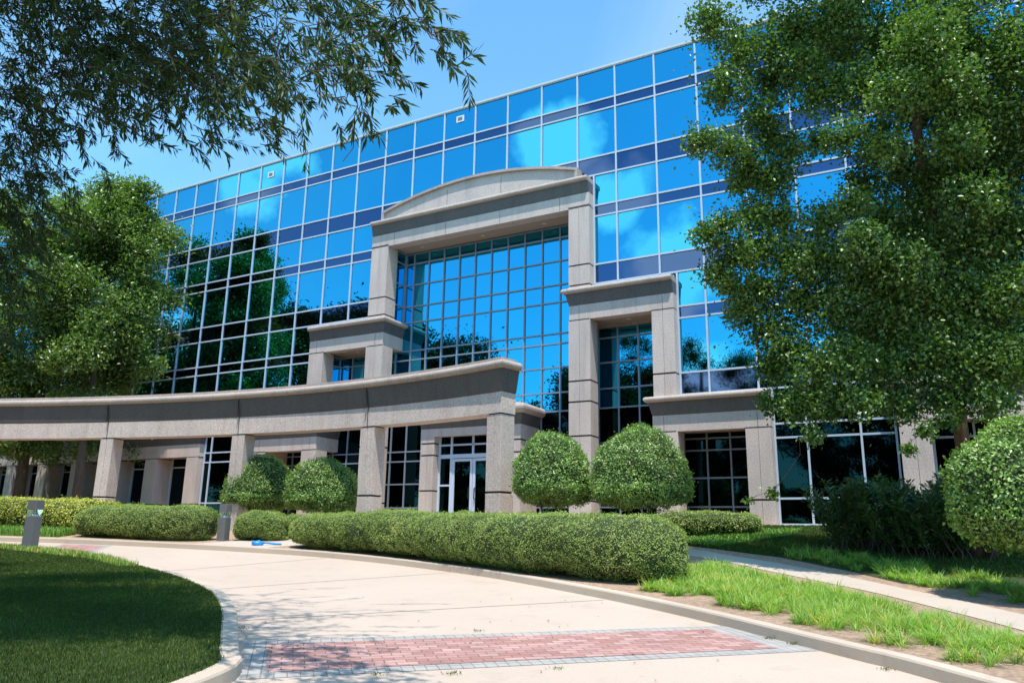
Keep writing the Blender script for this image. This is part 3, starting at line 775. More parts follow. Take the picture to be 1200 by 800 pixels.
def ball(name, label, c, rx, rz_up, rz_dn, n, leaf, mat_='leaf_ball', group=None, ground=None, stems=3, sq=2.3):
    c = np.array(c)
    def f(u, v):
        a = 2*math.pi*u; z = np.cos(math.pi*v)*1.0
        z = np.clip(1-2*v, -1, 1); q_ = np.where(z > 0, sq-.25, 3.0); r = np.power(np.maximum(1-np.abs(z)**q_, 0), 1/q_)
        rz = np.where(z > 0, rz_up, rz_dn)
        P = np.stack([c[0]+rx*r*np.cos(a), c[1]+rx*r*np.sin(a), c[2]+z*rz], 1)
        Nn = unit(np.stack([np.cos(a)*r/rx, np.sin(a)*r/rx, z/rz], 1))
        P = P+Nn*(nz3(P, 1.5, c[0])*.12+nz3(P, 4.2, c[0])*.06)[:, None]
        return P, Nn
    gz = float(h(c[0], c[1]))+.1
    tr = []
    for i in range(stems):
        a = i*2.2+c[0]; tr.append(([(c[0]+.06*math.cos(a), c[1]+.06*math.sin(a), gz), (c[0]+.18*math.cos(a), c[1]+.18*math.sin(a), (gz+c[2]-rz_dn)/2+.1), (c[0]+rx*.45*math.cos(a), c[1]+rx*.45*math.sin(a), c[2])], [.045, .035, .025]))
    return shell_shrub(name, label, 'shrub', f, n, leaf, M[mat_], (c[0], c[1], gz), group, tr)
GB = 'clipped ball shrubs by the portal'
p = at(648, 550, 19.6); ball('ball_shrub', 'clipped ball shrub right of the colonnade end, left of the two before the portal pillar', (p[0], p[1], 1.24), .98, 1.28, .46, 27000, .045, group=GB)
p = at(750, 548, 18.8); ball('ball_shrub', 'largest clipped ball shrub, in front of the gap right of the tall portal pillar', (p[0], p[1], 1.20), 1.15, 1.41, .48, 31000, .045, group=GB)
p = at(379, 565, 25.0); ball('ball_shrub', 'clipped ball shrub behind the colonnade, filling the bay left of the entrance doors', (p[0], p[1], 1.15), 1.16, 1.16, .50, 22000, .05, group=GB)
p = at(304, 562, 26.4); ball('ball_shrub', 'clipped ball shrub partly hidden behind the middle colonnade column', (p[0], p[1], 1.20), 1.12, 1.35, .50, 20000, .05, group=GB)
# the big rounded bush at the right edge, shows bare stems below
p = at(1222, 585, 11.5); zc = .74
ball('rounded_bush', 'huge rounded glossy bush with bare stems below at the right edge', (p[0], p[1], zc), 1.22, 1.12, .78, 24000, .055, stems=5, sq=2.2)

def hedge(name, label, line, w, z_top, n, leaf=.032, mat_='leaf_hedge', cat='hedge', group=None, round_end=None, p=2.6):
    L0 = np.array(resample(smoothline(line, 6), .1)); s = np.r_[0, np.cumsum(np.hypot(*np.diff(L0, axis=0).T))]; LL = s[-1]; re = round_end or w/2
    def f(u, v):
        d = v*LL; x = np.interp(d, s, L0[:, 0]); y = np.interp(d, s, L0[:, 1]); e_ = .05
        tx = np.interp(d+e_, s, L0[:, 0])-np.interp(d-e_, s, L0[:, 0]); ty = np.interp(d+e_, s, L0[:, 1])-np.interp(d-e_, s, L0[:, 1]); q = np.hypot(tx, ty)+1e-9; tx /= q; ty /= q
        ed = np.clip(np.minimum(d, LL-d)/re, 0, 1); k = np.power(1-np.power(1-ed, 2.4), 1/2.4); k = np.maximum(k, .02)
        a = 2*math.pi*u; ca, sa = np.cos(a), np.sin(a)
        r = 1/np.power(np.abs(ca)**p+np.abs(sa)**p, 1/p)
        g0 = h(x, y)+.10; zt_ = z_top(x) if callable(z_top) else z_top
        hz = (zt_-g0)/2; zc = g0+hz; kz = .35+.65*k
        off = ca*r*w/2*k; up = sa*r*hz*kz-(1-kz)*hz*.55
        P = np.stack([x-ty*off, y+tx*off, zc+up], 1)
        endn = np.where(d < LL/2, -1, 1)*(1-k)
        Nn = unit(np.stack([-ty*ca*r**.5+tx*endn*1.4, tx*ca*r**.5+ty*endn*1.4, sa*r], 1))
        P = P+Nn*(nz3(P, 1.3, 1)*.07)[:, None]
        return P, Nn
    c = L0[len(L0)//2]
    return shell_shrub(name, label, cat, f, n, leaf, M[mat_], (c[0], c[1], float(h(*c))+.1), group, jit=.03, core_n=(36, 90), up=.35, width=.6)
GH = 'clipped box hedges along the kerb'
hedge('box_hedge', 'longest clipped box hedge curving along the kerb in front of the entrance', [(-6.5, -9.0), (-4.6, -9.15), (-2.6, -9.55), (-.2, -10.3), (1.4, -10.85), (2.8, -11.1), (3.95, -10.95)], 1.85, lambda x: np.interp(x, [-7, -3, 4.2], [.46, .50, .36]), 200000, .024, group=GH)
hedge('box_hedge', 'long clipped box hedge left of the small bollard, under the colonnade', [(-13.6, -10.25), (-12.2, -9.95), (-10.8, -9.7), (-9.5, -9.35)], 1.5, .66, 70000, .026, group=GH)
hedge('box_hedge', 'short rounded box hedge between the small bollard and the entrance walk', [(-9.35, -8.55), (-8.8, -8.35), (-8.0, -8.0)], 1.25, .55, 28000, .026, group=GH)
hedge('box_hedge', 'small low hedge across the walk behind the long front hedge', [(-9.0, -6.9), (-8.0, -7.0), (-6.6, -7.3)], 1.2, .52, 18000, .027, group=GH)
hedge('golden_hedge', 'yellow-green hedge at the left edge under the colonnade', [(-21.5, -11.6), (-18.5, -10.7), (-15.5, -9.6), (-13.6, -9.1)], 1.7, lambda x: np.interp(x, [-22, -14], [1.0, .82]), 42000, .05, 'leaf_yellow')
p = at(775, 600, 20.4); q = at(892, 603, 20.4)
hedge('low_hedge', 'low pale spreading hedge below the ball shrubs before the right pillar', [(p[0]-.3, p[1]-.1), ((p[0]+q[0])/2, (p[1]+q[1])/2+.1), (q[0], q[1])], 1.5, .70, 16000, .035, 'leaf_hedge')

def laurel():
    E_ = empty('laurel_shrub', (6.6, -6.0, -.1)); n = 36000; Cs = []; Ds = []
    st = MB(); gz = lambda x, y: float(h(x, y))+.1
    for i in range(300):
        t = RNG.random(); b = at(1005+t*125, 640+t*12, 17.4-t*1.6); x, y = b[0]+RNG.uniform(-.55, .55), b[1]+RNG.uniform(-.7, .7); z0 = gz(x, y)
        H_ = RNG.uniform(.6, 1.15)+.25*t+.28*math.sin(t*7); lean = np.clip(RNG.normal(0, .42, 2), -.5, .5) 
        pts_ = [(x+lean[0]*s*H_, y+lean[1]*s*H_, z0+H_*s) for s in (0, .35, .7, 1)]; st.tube(pts_, [.012, .01, .007, .004], 4)
        m_ = n//300
        s = RNG.uniform(.12, 1, m_)**.8; C = np.stack([x+lean[0]*s*H_, y+lean[1]*s*H_, z0+H_*s], 1); a = RNG.uniform(0, 6.28, m_)
        D = np.stack([np.cos(a), np.sin(a), RNG.uniform(.1, 1.3, m_)], 1); Cs.append(C+unit(D)*RNG.uniform(0, .12, m_)[:, None]); Ds.append(D)
    C = np.concatenate(Cs); D = np.concatenate(Ds); ln = RNG.uniform(.09, .17, len(C))
    V, T = leaf_tris(C, D, unit(rv(len(C))*.6+np.array([0, 0, 1.])), ln, ln*.34, .1); r = RNG.beta(2, 2, len(C))
    st.build('stems', M['bark'], E_); tri_mesh('foliage', V, T, M['leaf_laurel'], np.r_[r, r], E_)
    tag(E_, 'dark upright laurel shrub in shade under the birch by the ground-floor windows', 'shrub')
laurel()

# ---- trees
def clump_leaves(C, R, n, leaf, aspect=.55, droop=.0, flat=.8):
    """leaves through rounded clumps; C (k,3), R (k,)"""
    k = len(C); w = R**2; cnt = np.maximum((n*w/w.sum()).astype(int), 20); i = np.repeat(np.arange(k), cnt); m_ = len(i)
    d = rv(m_); rad = np.where(RNG.random(m_) < .5, RNG.random(m_)**.45, np.abs(RNG.normal(0, .62, m_)))
    # break each clump into a few sprays
    P = C[i]+d*(rad*R[i])[:, None]*np.array([1, 1, flat])
    sp = np.floor(nz3(P, 2.2, 4)*6); keep = nz3(P, 2.0/max(.5, R.mean()), 7) > -.12
    P = P[keep | (RNG.random(m_) < .35)]; d = d[keep | True][:len(P)] if False else unit(P-P.mean(0))*.4+rv(len(P))*.3; m_ = len(P)
    D = unit(d*.6+rv(m_)+np.array([0, 0, -droop])); Q = unit(rv(m_)*.8+np.array([0, 0, .9])+d*.4)
    ln = leaf*RNG.uniform(.6, 1.35, m_)
    return P, D, Q, ln, ln*aspect
def limb(mb, a, b, r0, r1, sag=.12, k=5):
    a, b = np.array(a), np.array(b); L_ = np.linalg.norm(b-a); j = RNG.normal(0, L_*.07, (k+1, 3)); j[0] = 0; j[-1] = 0
    pts_ = [a+(b-a)*t+np.array([0, 0, sag*L_*math.sin(math.pi*t)])+j[i] for i, t in enumerate(np.linspace(0, 1, k+1))]
    mb.tube(pts_, list(np.linspace(r0, r1, k+1)), 6); return pts_
def network(mb, roots, C, R, r_root, spurs=2):
    """each clump hangs on the nearest wood already grown, so limbs fork the way branches do"""
    C = np.array(C); nodes = [np.array(p_) for p_ in roots]; rad = list(r_root); order = np.argsort([min(np.linalg.norm(c-p_) for p_ in nodes) for c in C])
    for i in order:
        N_ = np.array(nodes); d = np.linalg.norm(N_-C[i], axis=1)+np.maximum(0, N_[:, 2]-C[i][2])*.8
        j = int(np.argmin(d)); a = nodes[j]; r0 = min(rad[j]*.62, .075, .012+np.linalg.norm(C[i]-a)*.022, .004+R[i]*.06); r1 = max(.005, r0*.5)
        pts_ = limb(mb, a, C[i], r0, r1, .08, 4)
        for q in range(1, len(pts_)): nodes.append(np.array(pts_[q])); rad.append(r0+(r1-r0)*q/4)
        for q in range(spurs): limb(mb, pts_[3+q % 2], C[i]+rv(1)[0]*R[i]*.8, min(.009, r1), .003, .05, 3)
def tree(name, label, base, trunk_pts, trunk_r, C, R, n, leaf, lmat, bmat='bark', group=None, aspect=.55, droop=0, limbs=26, cat='tree', flat=.8, rb=(2, 2.6)):
    E_ = empty(name, base); t = MB(); tp = np.array(trunk_pts)
    t.tube(trunk_pts, trunk_r, 12)
    network(t, [p_ for p_ in tp[1:]], C, R, trunk_r[1:])
    t.build('trunk', M[bmat], E_, smooth=True)
    P, D, Q, ln, wd = clump_leaves(C, R, n, leaf, aspect, droop, flat); V, T = leaf_tris(P, D, Q, ln, wd); r = np.clip(RNG.beta(rb[0], rb[1], len(P))+nz3(P, .9, 2)*.3, 0, 1)
    tri_mesh('crown', V, T, M[lmat], np.r_[r, r], E_)
    return tag(E_, label, cat, group)
def blob_crown(c, rx, rz, k, rmin, rmax, hollow=.45, seed=0):
    d = rv(k); s = RNG.uniform(hollow, 1, k)[:, None]; P = np.array(c)+d*s*np.array([rx, rx, rz]); return P, RNG.uniform(rmin, rmax, k)

def straight(x, y, top, r, k=7, lean=(0, 0)):
    z0 = float(h(x, y))+.08; zs = np.linspace(z0, top, k)
    return [(x+lean[0]*(z-z0)+(.06*math.sin(z*1.3) if i else 0), y+lean[1]*(z-z0), z) for i, z in enumerate(zs)], list(np.linspace(r, r*.3, k))
# bushy sunlit trees between colonnade and left wing
tp, tr = straight(-24.2, -3.9, 10.5, .2); C, R = blob_crown((-24.2, -3.9, 10.4), 2.8, 6.2, 62, .7, 1.2); C2, R2 = blob_crown((-24.2, -3.9, 14.0), 2.5, 2.6, 26, .7, 1.1, .2); C = np.r_[C, C2]; R = np.r_[R, R2]
tree('maple_tree', 'bushy sunlit tree rising behind the colonnade against the left glass wall', (-23.8, -3.9, .1), tp, tr, C, R, 160000, .15, 'leaf_tree', group='leafy trees behind the colonnade')
tp, tr = straight(-28.2, -4.0, 12, .26); C, R = blob_crown((-28.2, -4.3, 9.6), 4.2, 6.6, 70, .9, 1.6); C2, R2 = blob_crown((-28.3, -3.6, 3.7), 5.0, .7, 44, .45, .8, .1); C = np.r_[C, C2]; R = np.r_[R, R2]
tree('maple_tree', 'broad dark-trunked tree at the left edge between the colonnade and arcade windows', (-28.2, -4.0, .1), tp, tr, C, R, 120000, .165, 'leaf_tree', group='leafy trees behind the colonnade')
tp, tr = straight(-36.5, -6.5, 12, .26); C, R = blob_crown((-36.5, -6.5, 8.6), 4.6, 6.4, 60, .9, 1.6)
tree('maple_tree', 'furthest leafy tree, seen through the left colonnade bay and over its beam', (-36.5, -6.5, .1), tp, tr, C, R, 90000, .17, 'leaf_tree', group='leafy trees behind the colonnade')

# river birch at the right
bb = at(1142, 632, 15.7); bx, by = bb[0], bb[1]; bz = float(h(bx, by))+.08
spots = []
def sp(px, py, D_, r):
    k_ = 1.12+.13*min(max((1000-px)/100, 0), 1); D_ = min(D_, 15.3); spots.append((*at(px, py, D_*k_), r*k_))
for px, py, D_, r in [(835, 25, 13, .42), (870, 60, 13.2, .55), (850, 105, 13, .45), (905, 95, 13.5, .5), (930, 40, 13.5, .6), (985, 20, 13.8, .7), (1040, 50, 14, .7), (960, 110, 13.5, .5), (1010, 105, 13.8, .6),
                      (1090, 30, 13.5, .75), (1150, 60, 13.5, .8), (1190, 130, 13, .7), (1130, 130, 14, .7), (1070, 120, 14.4, .7), (820, 165, 12.8, .32), (855, 175, 12.8, .42), (880, 195, 13, .4), (870, 215, 13, .3), (905, 215, 13, .4), (925, 180, 13.3, .4),
                      (905, 160, 13.2, .4), (960, 165, 13.8, .3), (1025, 170, 14, .5), (1010, 215, 14, .4), (1060, 200, 14.4, .6), (1100, 215, 13.8, .65), (1160, 200, 13.5, .75), (1190, 260, 13, .7), (1130, 280, 13.3, .7), (1075, 270, 14.2, .6),
                      (1030, 255, 14, .5), (830, 275, 12.5, .32), (850, 265, 12.6, .35), (862, 300, 12.6, .38), (842, 320, 12.6, .33), (885, 290, 12.9, .4), (915, 255, 13.2, .4), (925, 300, 13.2, .5), (965, 260, 13.6, .45), (975, 305, 13.6, .55),
                      (1020, 320, 13.5, .6), (890, 340, 12.9, .42), (870, 365, 12.8, .36), (900, 385, 12.8, .42), (940, 350, 13.2, .55), (985, 365, 13.3, .6), (1040, 370, 13.5, .65), (1095, 345, 13.3, .7), (1150, 350, 13, .75), (1195, 340, 12.6, .6),
                      (905, 430, 12.7, .36), (925, 405, 12.8, .45), (950, 430, 12.8, .5), (990, 425, 13, .55), (1045, 430, 13.2, .6), (1100, 415, 13, .65), (1155, 415, 12.8, .7), (1195, 420, 12.4, .5), (905, 470, 12.6, .26), (935, 475, 12.6, .36),
                      (965, 475, 12.7, .36), (1010, 470, 12.8, .38), (1060, 475, 12.9, .38), (1110, 465, 12.8, .45), (1160, 465, 12.5, .45), (950, 510, 12.4, .2), (905, 578, 12.3, .10), (878, 585, 12.3, .08), (1085, 505, 12.4, .17), (1065, 525, 12.3, .12), (1110, 490, 12.5, .2),
                      (1080, 50, 12.8, .6), (890, 135, 13, .42), (940, 75, 13.2, .45), (990, 160, 13.2, .4), (885, 250, 12.9, .35), (1000, 240, 13.2, .4), (945, 310, 13, .4), (860, 335, 12.7, .3), (1240, 60, 12.6, .9), (1050, 110, 12.8, .5), (1120, 165, 12.8, .5), (1140, 230, 12.6, .5), (1040, 175, 13, .4), (1110, 100, 12.8, .6), (1015, 285, 12.8, .45), (1060, 310, 12.8, .5), (1230, 60, 13, .9), (1250, 180, 13, .9), (1240, 300, 13, .9), (1250, 400, 13, .8), (900, -40, 13.5, .7), (980, -60, 13.8, .9), (1060, -60, 14, 1.), (1140, -50, 13.8, 1.), (1220, -60, 13.5, 1.),
                      (1000, -150, 14, 1.), (1090, -160, 14, 1.1), (1170, -160, 14, 1.1), (1090, 80, 16, 1.), (1150, 170, 16, 1.), (1060, 330, 16, .9), (1140, 300, 16, 1.), (1020, 400, 15.6, .8), (1110, 400, 16, .9), (980, 60, 15.5, .8)]: sp(px, py, D_, r)
A = np.array(spots); C, R = A[:, :3], A[:, 3]*1.04
j1, j2, j3, j4 = at(1128, 520, 15.7), at(1100, 290, 15.7), at(1076, 170, 15.7), at(1062, -60, 15.7)
tree('river_birch', 'tall river birch with peeling reddish trunk covering the right of the facade', (bx, by, bz), [(bx, by, bz), tuple(j1), tuple(at(1112, 400, 15.7)), tuple(j2), tuple(at(1086, 225, 15.7)), tuple(j3), tuple(at(1070, 60, 15.7)), tuple(j4)], [.17, .14, .13, .12, .11, .10, .07, .04], C, R, 450000, .078, 'leaf_birch', 'bark_birch', aspect=.68, droop=.35, limbs=70, flat=.85)
# second stem goes with the first
st2 = MB(); st2.tube([(bx+.25, by, bz), tuple(at(1160, 470, 15.7)), tuple(at(1175, 250, 15.7)), tuple(at(1185, 20, 15.7))], [.13, .11, .09, .06], 10)
par(st2.build('second_stem', M['bark_birch'], None, smooth=True), bpy.data.objects['river_birch'])

# willow oak overhead at the upper left: twigs carrying narrow leaves
def willow_oak():
    tx, ty = -5.5, -23.2; tz = float(h(tx, ty))+.1
    E_ = empty('willow_oak', (tx, ty, tz)); t = MB()
    trunk = [(tx, ty, tz), (tx+.1, ty, 2.0), (tx+.2, ty+.2, 4.5), (tx+.3, ty+.4, 7), (tx+.4, ty+.6, 10)]
    t.tube(trunk, [.36, .3, .26, .2, .08], 12)
    Cs, Ds, Ls = [], [], []
    def twig(p, d, L_, nl, r=.005, leaf=.1):
        n_ = 6; pts_ = [np.array(p)]; dd = np.array(d)/np.linalg.norm(d)
        for i in range(n_):
            dd = dd+np.array([0, 0, -.13])+RNG.normal(0, .10, 3); dd /= np.linalg.norm(dd); pts_.append(pts_[-1]+dd*L_/n_)
        t.tube(pts_, list(np.linspace(r, .0015, n_+1)), 4)
        Pp = np.array(pts_); s = RNG.uniform(.08, 1, nl)*n_; i0 = np.minimum(s.astype(int), n_-1); fr = (s-i0)[:, None]
        C = Pp[i0]*(1-fr)+Pp[i0+1]*fr; ax = unit(Pp[i0+1]-Pp[i0]); sd = rv(nl); sd = unit(sd-ax*(sd*ax).sum(1, keepdims=True))
        Cs.append(C); Ds.append(ax*.75+sd*.7+np.array([0, 0, -.45])); Ls.append(leaf*RNG.uniform(.6, 1.25, nl))
    def spray(px, py, D_, r, k, up=0):
        c = at(px, py, D_); lp = np.array(trunk[2 if c[2] < 6 else 3]); out_ = c-lp; out_[2] *= .2; out_ /= np.linalg.norm(out_)
        for _ in range(int(k*(1.15 if px < 260 else .85))):
            p0 = c+RNG.normal(0, 1, 3)*r*np.array([.55, .55, .4]); d = out_*.7+RNG.normal(0, .65, 3); twig(p0, d, RNG.uniform(.5, 1.1)*max(.24, r*1.15), int(12+40*min(r, .6)), leaf=.118)
        return c
    cents = []
    # the dense roof of foliage over the upper left corner, thinning to the right
    for px, py, D_, r, k in [(-10, -20, 9, .9, 34), (40, 20, 9.5, .9, 36), (95, 5, 9, .8, 34), (20, 75, 9.5, .7, 28), (75, 70, 9, .7, 30), (150, 20, 8.8, .8, 34), (130, 75, 8.6, .6, 24), (205, 15, 8.5, .8, 32), (195, 75, 8.2, .6, 24),
                             (175, 110, 8.2, .45, 14), (255, 10, 8, .7, 30), (250, 65, 7.8, .6, 24), (235, 110, 7.6, .4, 13), (300, 10, 7.6, .7, 28), (300, 60, 7.2, .55, 22), (275, 105, 7.2, .35, 12), (300, 125, 7, .3, 9), (308, 150, 7, .2, 5),
                             (345, 5, 7, .6, 24), (350, 50, 6.6, .45, 16), (335, 90, 6.6, .35, 9), (385, 15, 6.6, .5, 18), (395, 55, 6.2, .35, 12), (380, 85, 6.1, .3, 9), (425, 70, 6, .25, 7), (400, 120, 6, .25, 7), (430, 135, 6, .16, 5),
                             (430, 25, 6.2, .35, 11), (465, 5, 6, .3, 10), (490, 20, 5.9, .2, 6), (505, 45, 5.9, .18, 5), (525, 75, 5.9, .13, 4),
                             (120, 130, 8.6, .4, 10), (165, 160, 8.6, .2, 4), (80, 115, 9, .3, 6), (20, 130, 9.6, .6, 34), (15, 185, 10, .6, 34), (5, 240, 10, .5, 30), (0, 300, 10.5, .5, 26), (25, 160, 9.4, .4, 18), (15, 340, 10.5, .4, 16), (5, 400, 10.5, .35, 10), (35, 250, 10, .35, 12), (60, 90, 9.5, .6, 20), (110, 60, 9, .7, 24), (170, 50, 9, .6, 22), (230, 40, 8.5, .6, 18),
                             (200, 395, 13, .25, 3), (45, 215, 10, .35, 8), (20, 270, 10, .4, 9),
                             (-80, 40, 9.5, 1, 20), (-70, 150, 10, .9, 16), (-70, 260, 10.5, .8, 12), (60, -70, 9, 1, 26), (160, -70, 8.6, 1, 26), (260, -70, 8, 1, 24), (340, -60, 7.4, .8, 18), (420, -60, 6.8, .6, 12),
                             (0, -160, 9.5, 1.1, 22), (120, -170, 9, 1.1, 22), (240, -170, 8.4, 1.1, 20), (350, -170, 8, 1, 14), (60, -280, 9.5, 1.3, 20), (220, -290, 9, 1.3, 20), (380, -280, 8.8, 1.2, 12), (300, -200, 10, 1, 14), (440, -200, 9.6, .9, 10)]:
        cents.append(spray(px, py, D_, r, k))
    cents = np.array(cents)
    network(t, [trunk[2], trunk[3], trunk[4]], cents, np.full(len(cents), .5), [.12, .12, .08], 1)
    t.build('trunk', M['bark'], E_, smooth=True)
    C = np.concatenate(Cs); D = np.concatenate(Ds); ln = np.concatenate(Ls)
    V, T = leaf_tris(C, D, unit(rv(len(C))+np.array([0, 0, .6])), ln, ln*.18, .15); r = np.clip(RNG.beta(2, 2.6, len(C)), 0, 1)
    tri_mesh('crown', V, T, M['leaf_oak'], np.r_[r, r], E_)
    # the high crown beyond the frame, which shades the lawn
    k = 74; q = np.stack([RNG.uniform(-13, 2.6, 900), RNG.uniform(-23, -13.5, 900)], 1)      # lawn spots its shade should reach; the unseen clumps are set sunward of them
    q = q[inpoly(q[:, 0], q[:, 1], offline(inner, .8)[:-1])][:k]; q = q[(q[:, 1] < -15.7) | (q[:, 0] > -3.6)]; k = len(q)
    fw = (q-CAM[:2])@_F[:2]/_cp; z = np.maximum(RNG.uniform(6.8, 8.0, k), .74*fw)
    c = np.stack([q[:, 0]+.213*(z+1), q[:, 1]-.287*(z+1), z], 1)
    P, Dd, Q, l_, w_ = clump_leaves(c, RNG.uniform(.7, 1.2, k), 200000, .14, .26, .4); V, T = leaf_tris(P, Dd, Q, l_, w_); r = RNG.beta(2, 2.6, len(P))
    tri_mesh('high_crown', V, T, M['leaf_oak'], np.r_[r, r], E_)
    tag(E_, 'willow oak with narrow drooping leaves overhanging the upper left corner', 'tree')
willow_oak()

# trees standing behind the camera and to the left, mirrored in the glass
def src_tree():
    tp, tr = straight(-26, -25, 13, .3); C, R = blob_crown((-26, -25, 9.5), 4.0, 6.6, 44, 1.0, 1.7)
    return tree('shade_tree', 'leafy tree across the drive, seen only as a reflection in the glass', (-26, -25, float(h(-26, -25))), tp, tr, C, R, 70000, .24, 'leaf_shade', group='trees mirrored in the glass', limbs=16)
s0 = src_tree()
for (x, y, sc, rz) in [(-13.2, -20.5, .72, 1.), (-31, -17, 1., 2.2), (-31.5, -22.5, 1.1, 1.1), (-27.8, -19.2, .82, 4.2), (-37, -15.5, 1., 5.1), (-8.6, -21.5, .74, 3.3), (-40, -34, .8, .5), (-33, -40, .75, 4), (-25, -42, .7, 3), (-17, -41, .66, 1.7), (-9, -43, .66, 5), (-1, -42, .62, 2.7), (6, -41, .66, .2), (13, -42, .62, 3.4),
                       (20, -40, .68, 4.4), (27, -38, .7, 1.2), (19, -30, .62, 5.5), (34, -34, .75, 2.9), (-47, -26, .7, 3.8), (40, -28, .7, 1.9)]:
    c = s0.copy(); COL.objects.link(c); c.location = (x, y, float(h(x, y))); c.rotation_euler.z = rz; c.scale = (sc*1.15, sc*1.15, sc)
    for ch in s0.children:
        d = ch.copy(); COL.objects.link(d); d.parent = c

# ---- grass
def in_view(X, Y, m=60):
    Z = h(X, Y)+.1; d = np.stack([X, Y, Z], 1)-CAM; z = d@_F; x = 600+FPX*(d@_R)/z; y = 400-FPX*(d@_U)/z
    return (z > 1) & (x > -m-60) & (x < 1200+m) & (y > 500) & (y < 800+m), z
def blades(name, label, poly, dens, hmin, hmax, wd, mat_, off=.115, curve=.5, clump=None, thin=None, dry=0., bias=(2, 2.5), fade=12):
    A = np.array(poly); x0, y0 = A.min(0); x1, y1 = A.max(0); n = int((x1-x0)*(y1-y0)*dens)
    X = RNG.uniform(x0, x1, n); Y = RNG.uniform(y0, y1, n)
    v, z = in_view(X, Y); k = v & inpoly(X, Y, poly) & (RNG.random(n) < np.clip(fade/np.maximum(z, 1), .25, 1)**1.3)
    X, Y, z = X[k], Y[k], z[k]
    if clump:
        gx, gy = X/clump, Y/clump
        q = np.array([noise.noise(Vector((a, b, 0))) for a, b in zip(gx, gy)]); k = q > (thin(X, Y) if callable(thin) else thin)
        X, Y, z, q = X[k], Y[k], z[k], q[k]
    n = len(X); Z = h(X, Y)+off; Hh = RNG.uniform(hmin, hmax, n); a = RNG.uniform(0, 2*math.pi, n); ln = np.stack([np.cos(a), np.sin(a), 0*a], 1); c = (RNG.uniform(.1, 1, n)*curve)[:, None]
    b = np.stack([-np.sin(a+RNG.normal(0, .6, n)), np.cos(a), 0*a], 1); w = (wd*np.clip(z/8, 1, 2.2))[:, None]
    P0 = np.stack([X, Y, Z], 1); H3 = Hh[:, None]; up = np.array([0, 0, 1.])
    M1 = P0+ln*c*H3*.25+up*H3*.6; T_ = P0+ln*c*H3*1.0+up*H3*(1-.35*c)
    V = np.stack([P0-b*w/2, P0+b*w/2, M1+b*w*.42, M1-b*w*.42, T_], 1).reshape(-1, 3); i = np.arange(n)[:, None]*5
    T = np.concatenate([i+np.array([0, 1, 2]), i+np.array([0, 2, 3]), i+np.array([3, 2, 4])], 0)
    r = np.clip(RNG.beta(*bias, n)+np.array([noise.noise(Vector((x*.8, y*.8, 3))) for x, y in zip(X, Y)])*.3, 0, .93)
    if dry: r = np.where(RNG.random(n) < dry, 1., r)
    o = tri_mesh(name, V, T, mat_, np.r_[r, r, r]); return tag(o, label, 'grass', kind='stuff')
isl_poly = offline(inner, KW*.9)[:-1]
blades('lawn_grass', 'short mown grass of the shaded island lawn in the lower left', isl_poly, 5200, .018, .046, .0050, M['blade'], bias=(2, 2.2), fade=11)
blades('edge_grass', 'longer dry-tipped grass along the back edge of the island lawn', [(-13, -14.2), (-13, -13.95), (-10, -13.72), (-8.1, -13.85), (-6.9, -14.1), (-5, -14.7), (-5.2, -14.95), (-7, -14.4), (-10, -14.2)], 1500, .06, .16, .006, M['blade_long'], dry=.25, fade=20)
strip = [(3.2, -8.2), (3.8, -8.4), (4.5, -9.0), (6.05, -10.7), (7.2, -12.35), (8.1, -13.8), (9.3, -15.7), (9.4, -17.3), (7.9, -15.9), (6.9, -15.0), (5.9, -14.25), (5.2, -13.65), (4.3, -13.05), (3.5, -12.6), (3.6, -10.6)]
ol = np.array(outer)
def kd(X, Y): return np.min(np.hypot(X[:, None]-ol[None, :, 0], Y[:, None]-ol[None, :, 1]), 1)
def tufts(name, label, poly, dens, nb, L0, L1, wd, mat_, keep, dry):
    A = np.array(poly); x0, y0 = A.min(0); x1, y1 = A.max(0); n = int((x1-x0)*(y1-y0)*dens); X = RNG.uniform(x0, x1, n); Y = RNG.uniform(y0, y1, n)
    v, z = in_view(X, Y, 90); k = v & inpoly(X, Y, poly) & keep(X, Y); X, Y, z = X[k], Y[k], z[k]; sz = RNG.uniform(.6, 1.15, len(X)); tone = RNG.normal(0, .13, len(X)); tdry = RNG.random(len(X)) < dry*2.2
    i = np.repeat(np.arange(len(X)), nb); m_ = len(i); a = RNG.uniform(0, 2*math.pi, m_); rr = np.abs(RNG.normal(0, .035, m_))
    bx_ = X[i]+np.cos(a)*rr; by_ = Y[i]+np.sin(a)*rr; P = np.stack([bx_, by_, h(bx_, by_)+.112], 1); out_ = np.stack([np.cos(a), np.sin(a), 0*a], 1)
    Ln = RNG.uniform(L0, L1, m_)*sz[i]; th = RNG.uniform(.15, .75, m_); bend = RNG.uniform(.5, 1.9, m_); w = wd*np.clip(z[i]/9, 1, 2)
    sd = np.stack([-np.sin(a), np.cos(a), 0*a], 1); Vv = []; seg = 4; C = P.copy(); Vv += [C-sd*(w*.35)[:, None], C+sd*(w*.35)[:, None]]
    for q in range(seg):
        t = th+bend*(q+.5)/seg; C = C+(out_*np.sin(t)[:, None]+np.array([0, 0, 1.])*np.cos(t)[:, None])*(Ln/seg)[:, None]
        ww = (w*(.5, .48, .34, .03)[q])[:, None]; Vv += [C-sd*ww, C+sd*ww]
    V = np.stack(Vv, 1).reshape(-1, 3); b = np.arange(m_)[:, None]*(2*seg+2); T = []
    for q in range(seg): T += [b+np.array([2*q, 2*q+1, 2*q+3]), b+np.array([2*q, 2*q+3, 2*q+2])]
    r = np.clip(RNG.beta(2, 2.2, m_)+tone[i], 0, .93); r = np.where(tdry[i] & (RNG.random(m_) < .5) | (RNG.random(m_) < dry), 1., r)
    o = tri_mesh(name, V, np.concatenate(T), mat_, np.tile(r, 2*seg)); return tag(o, label, 'grass', kind='stuff')
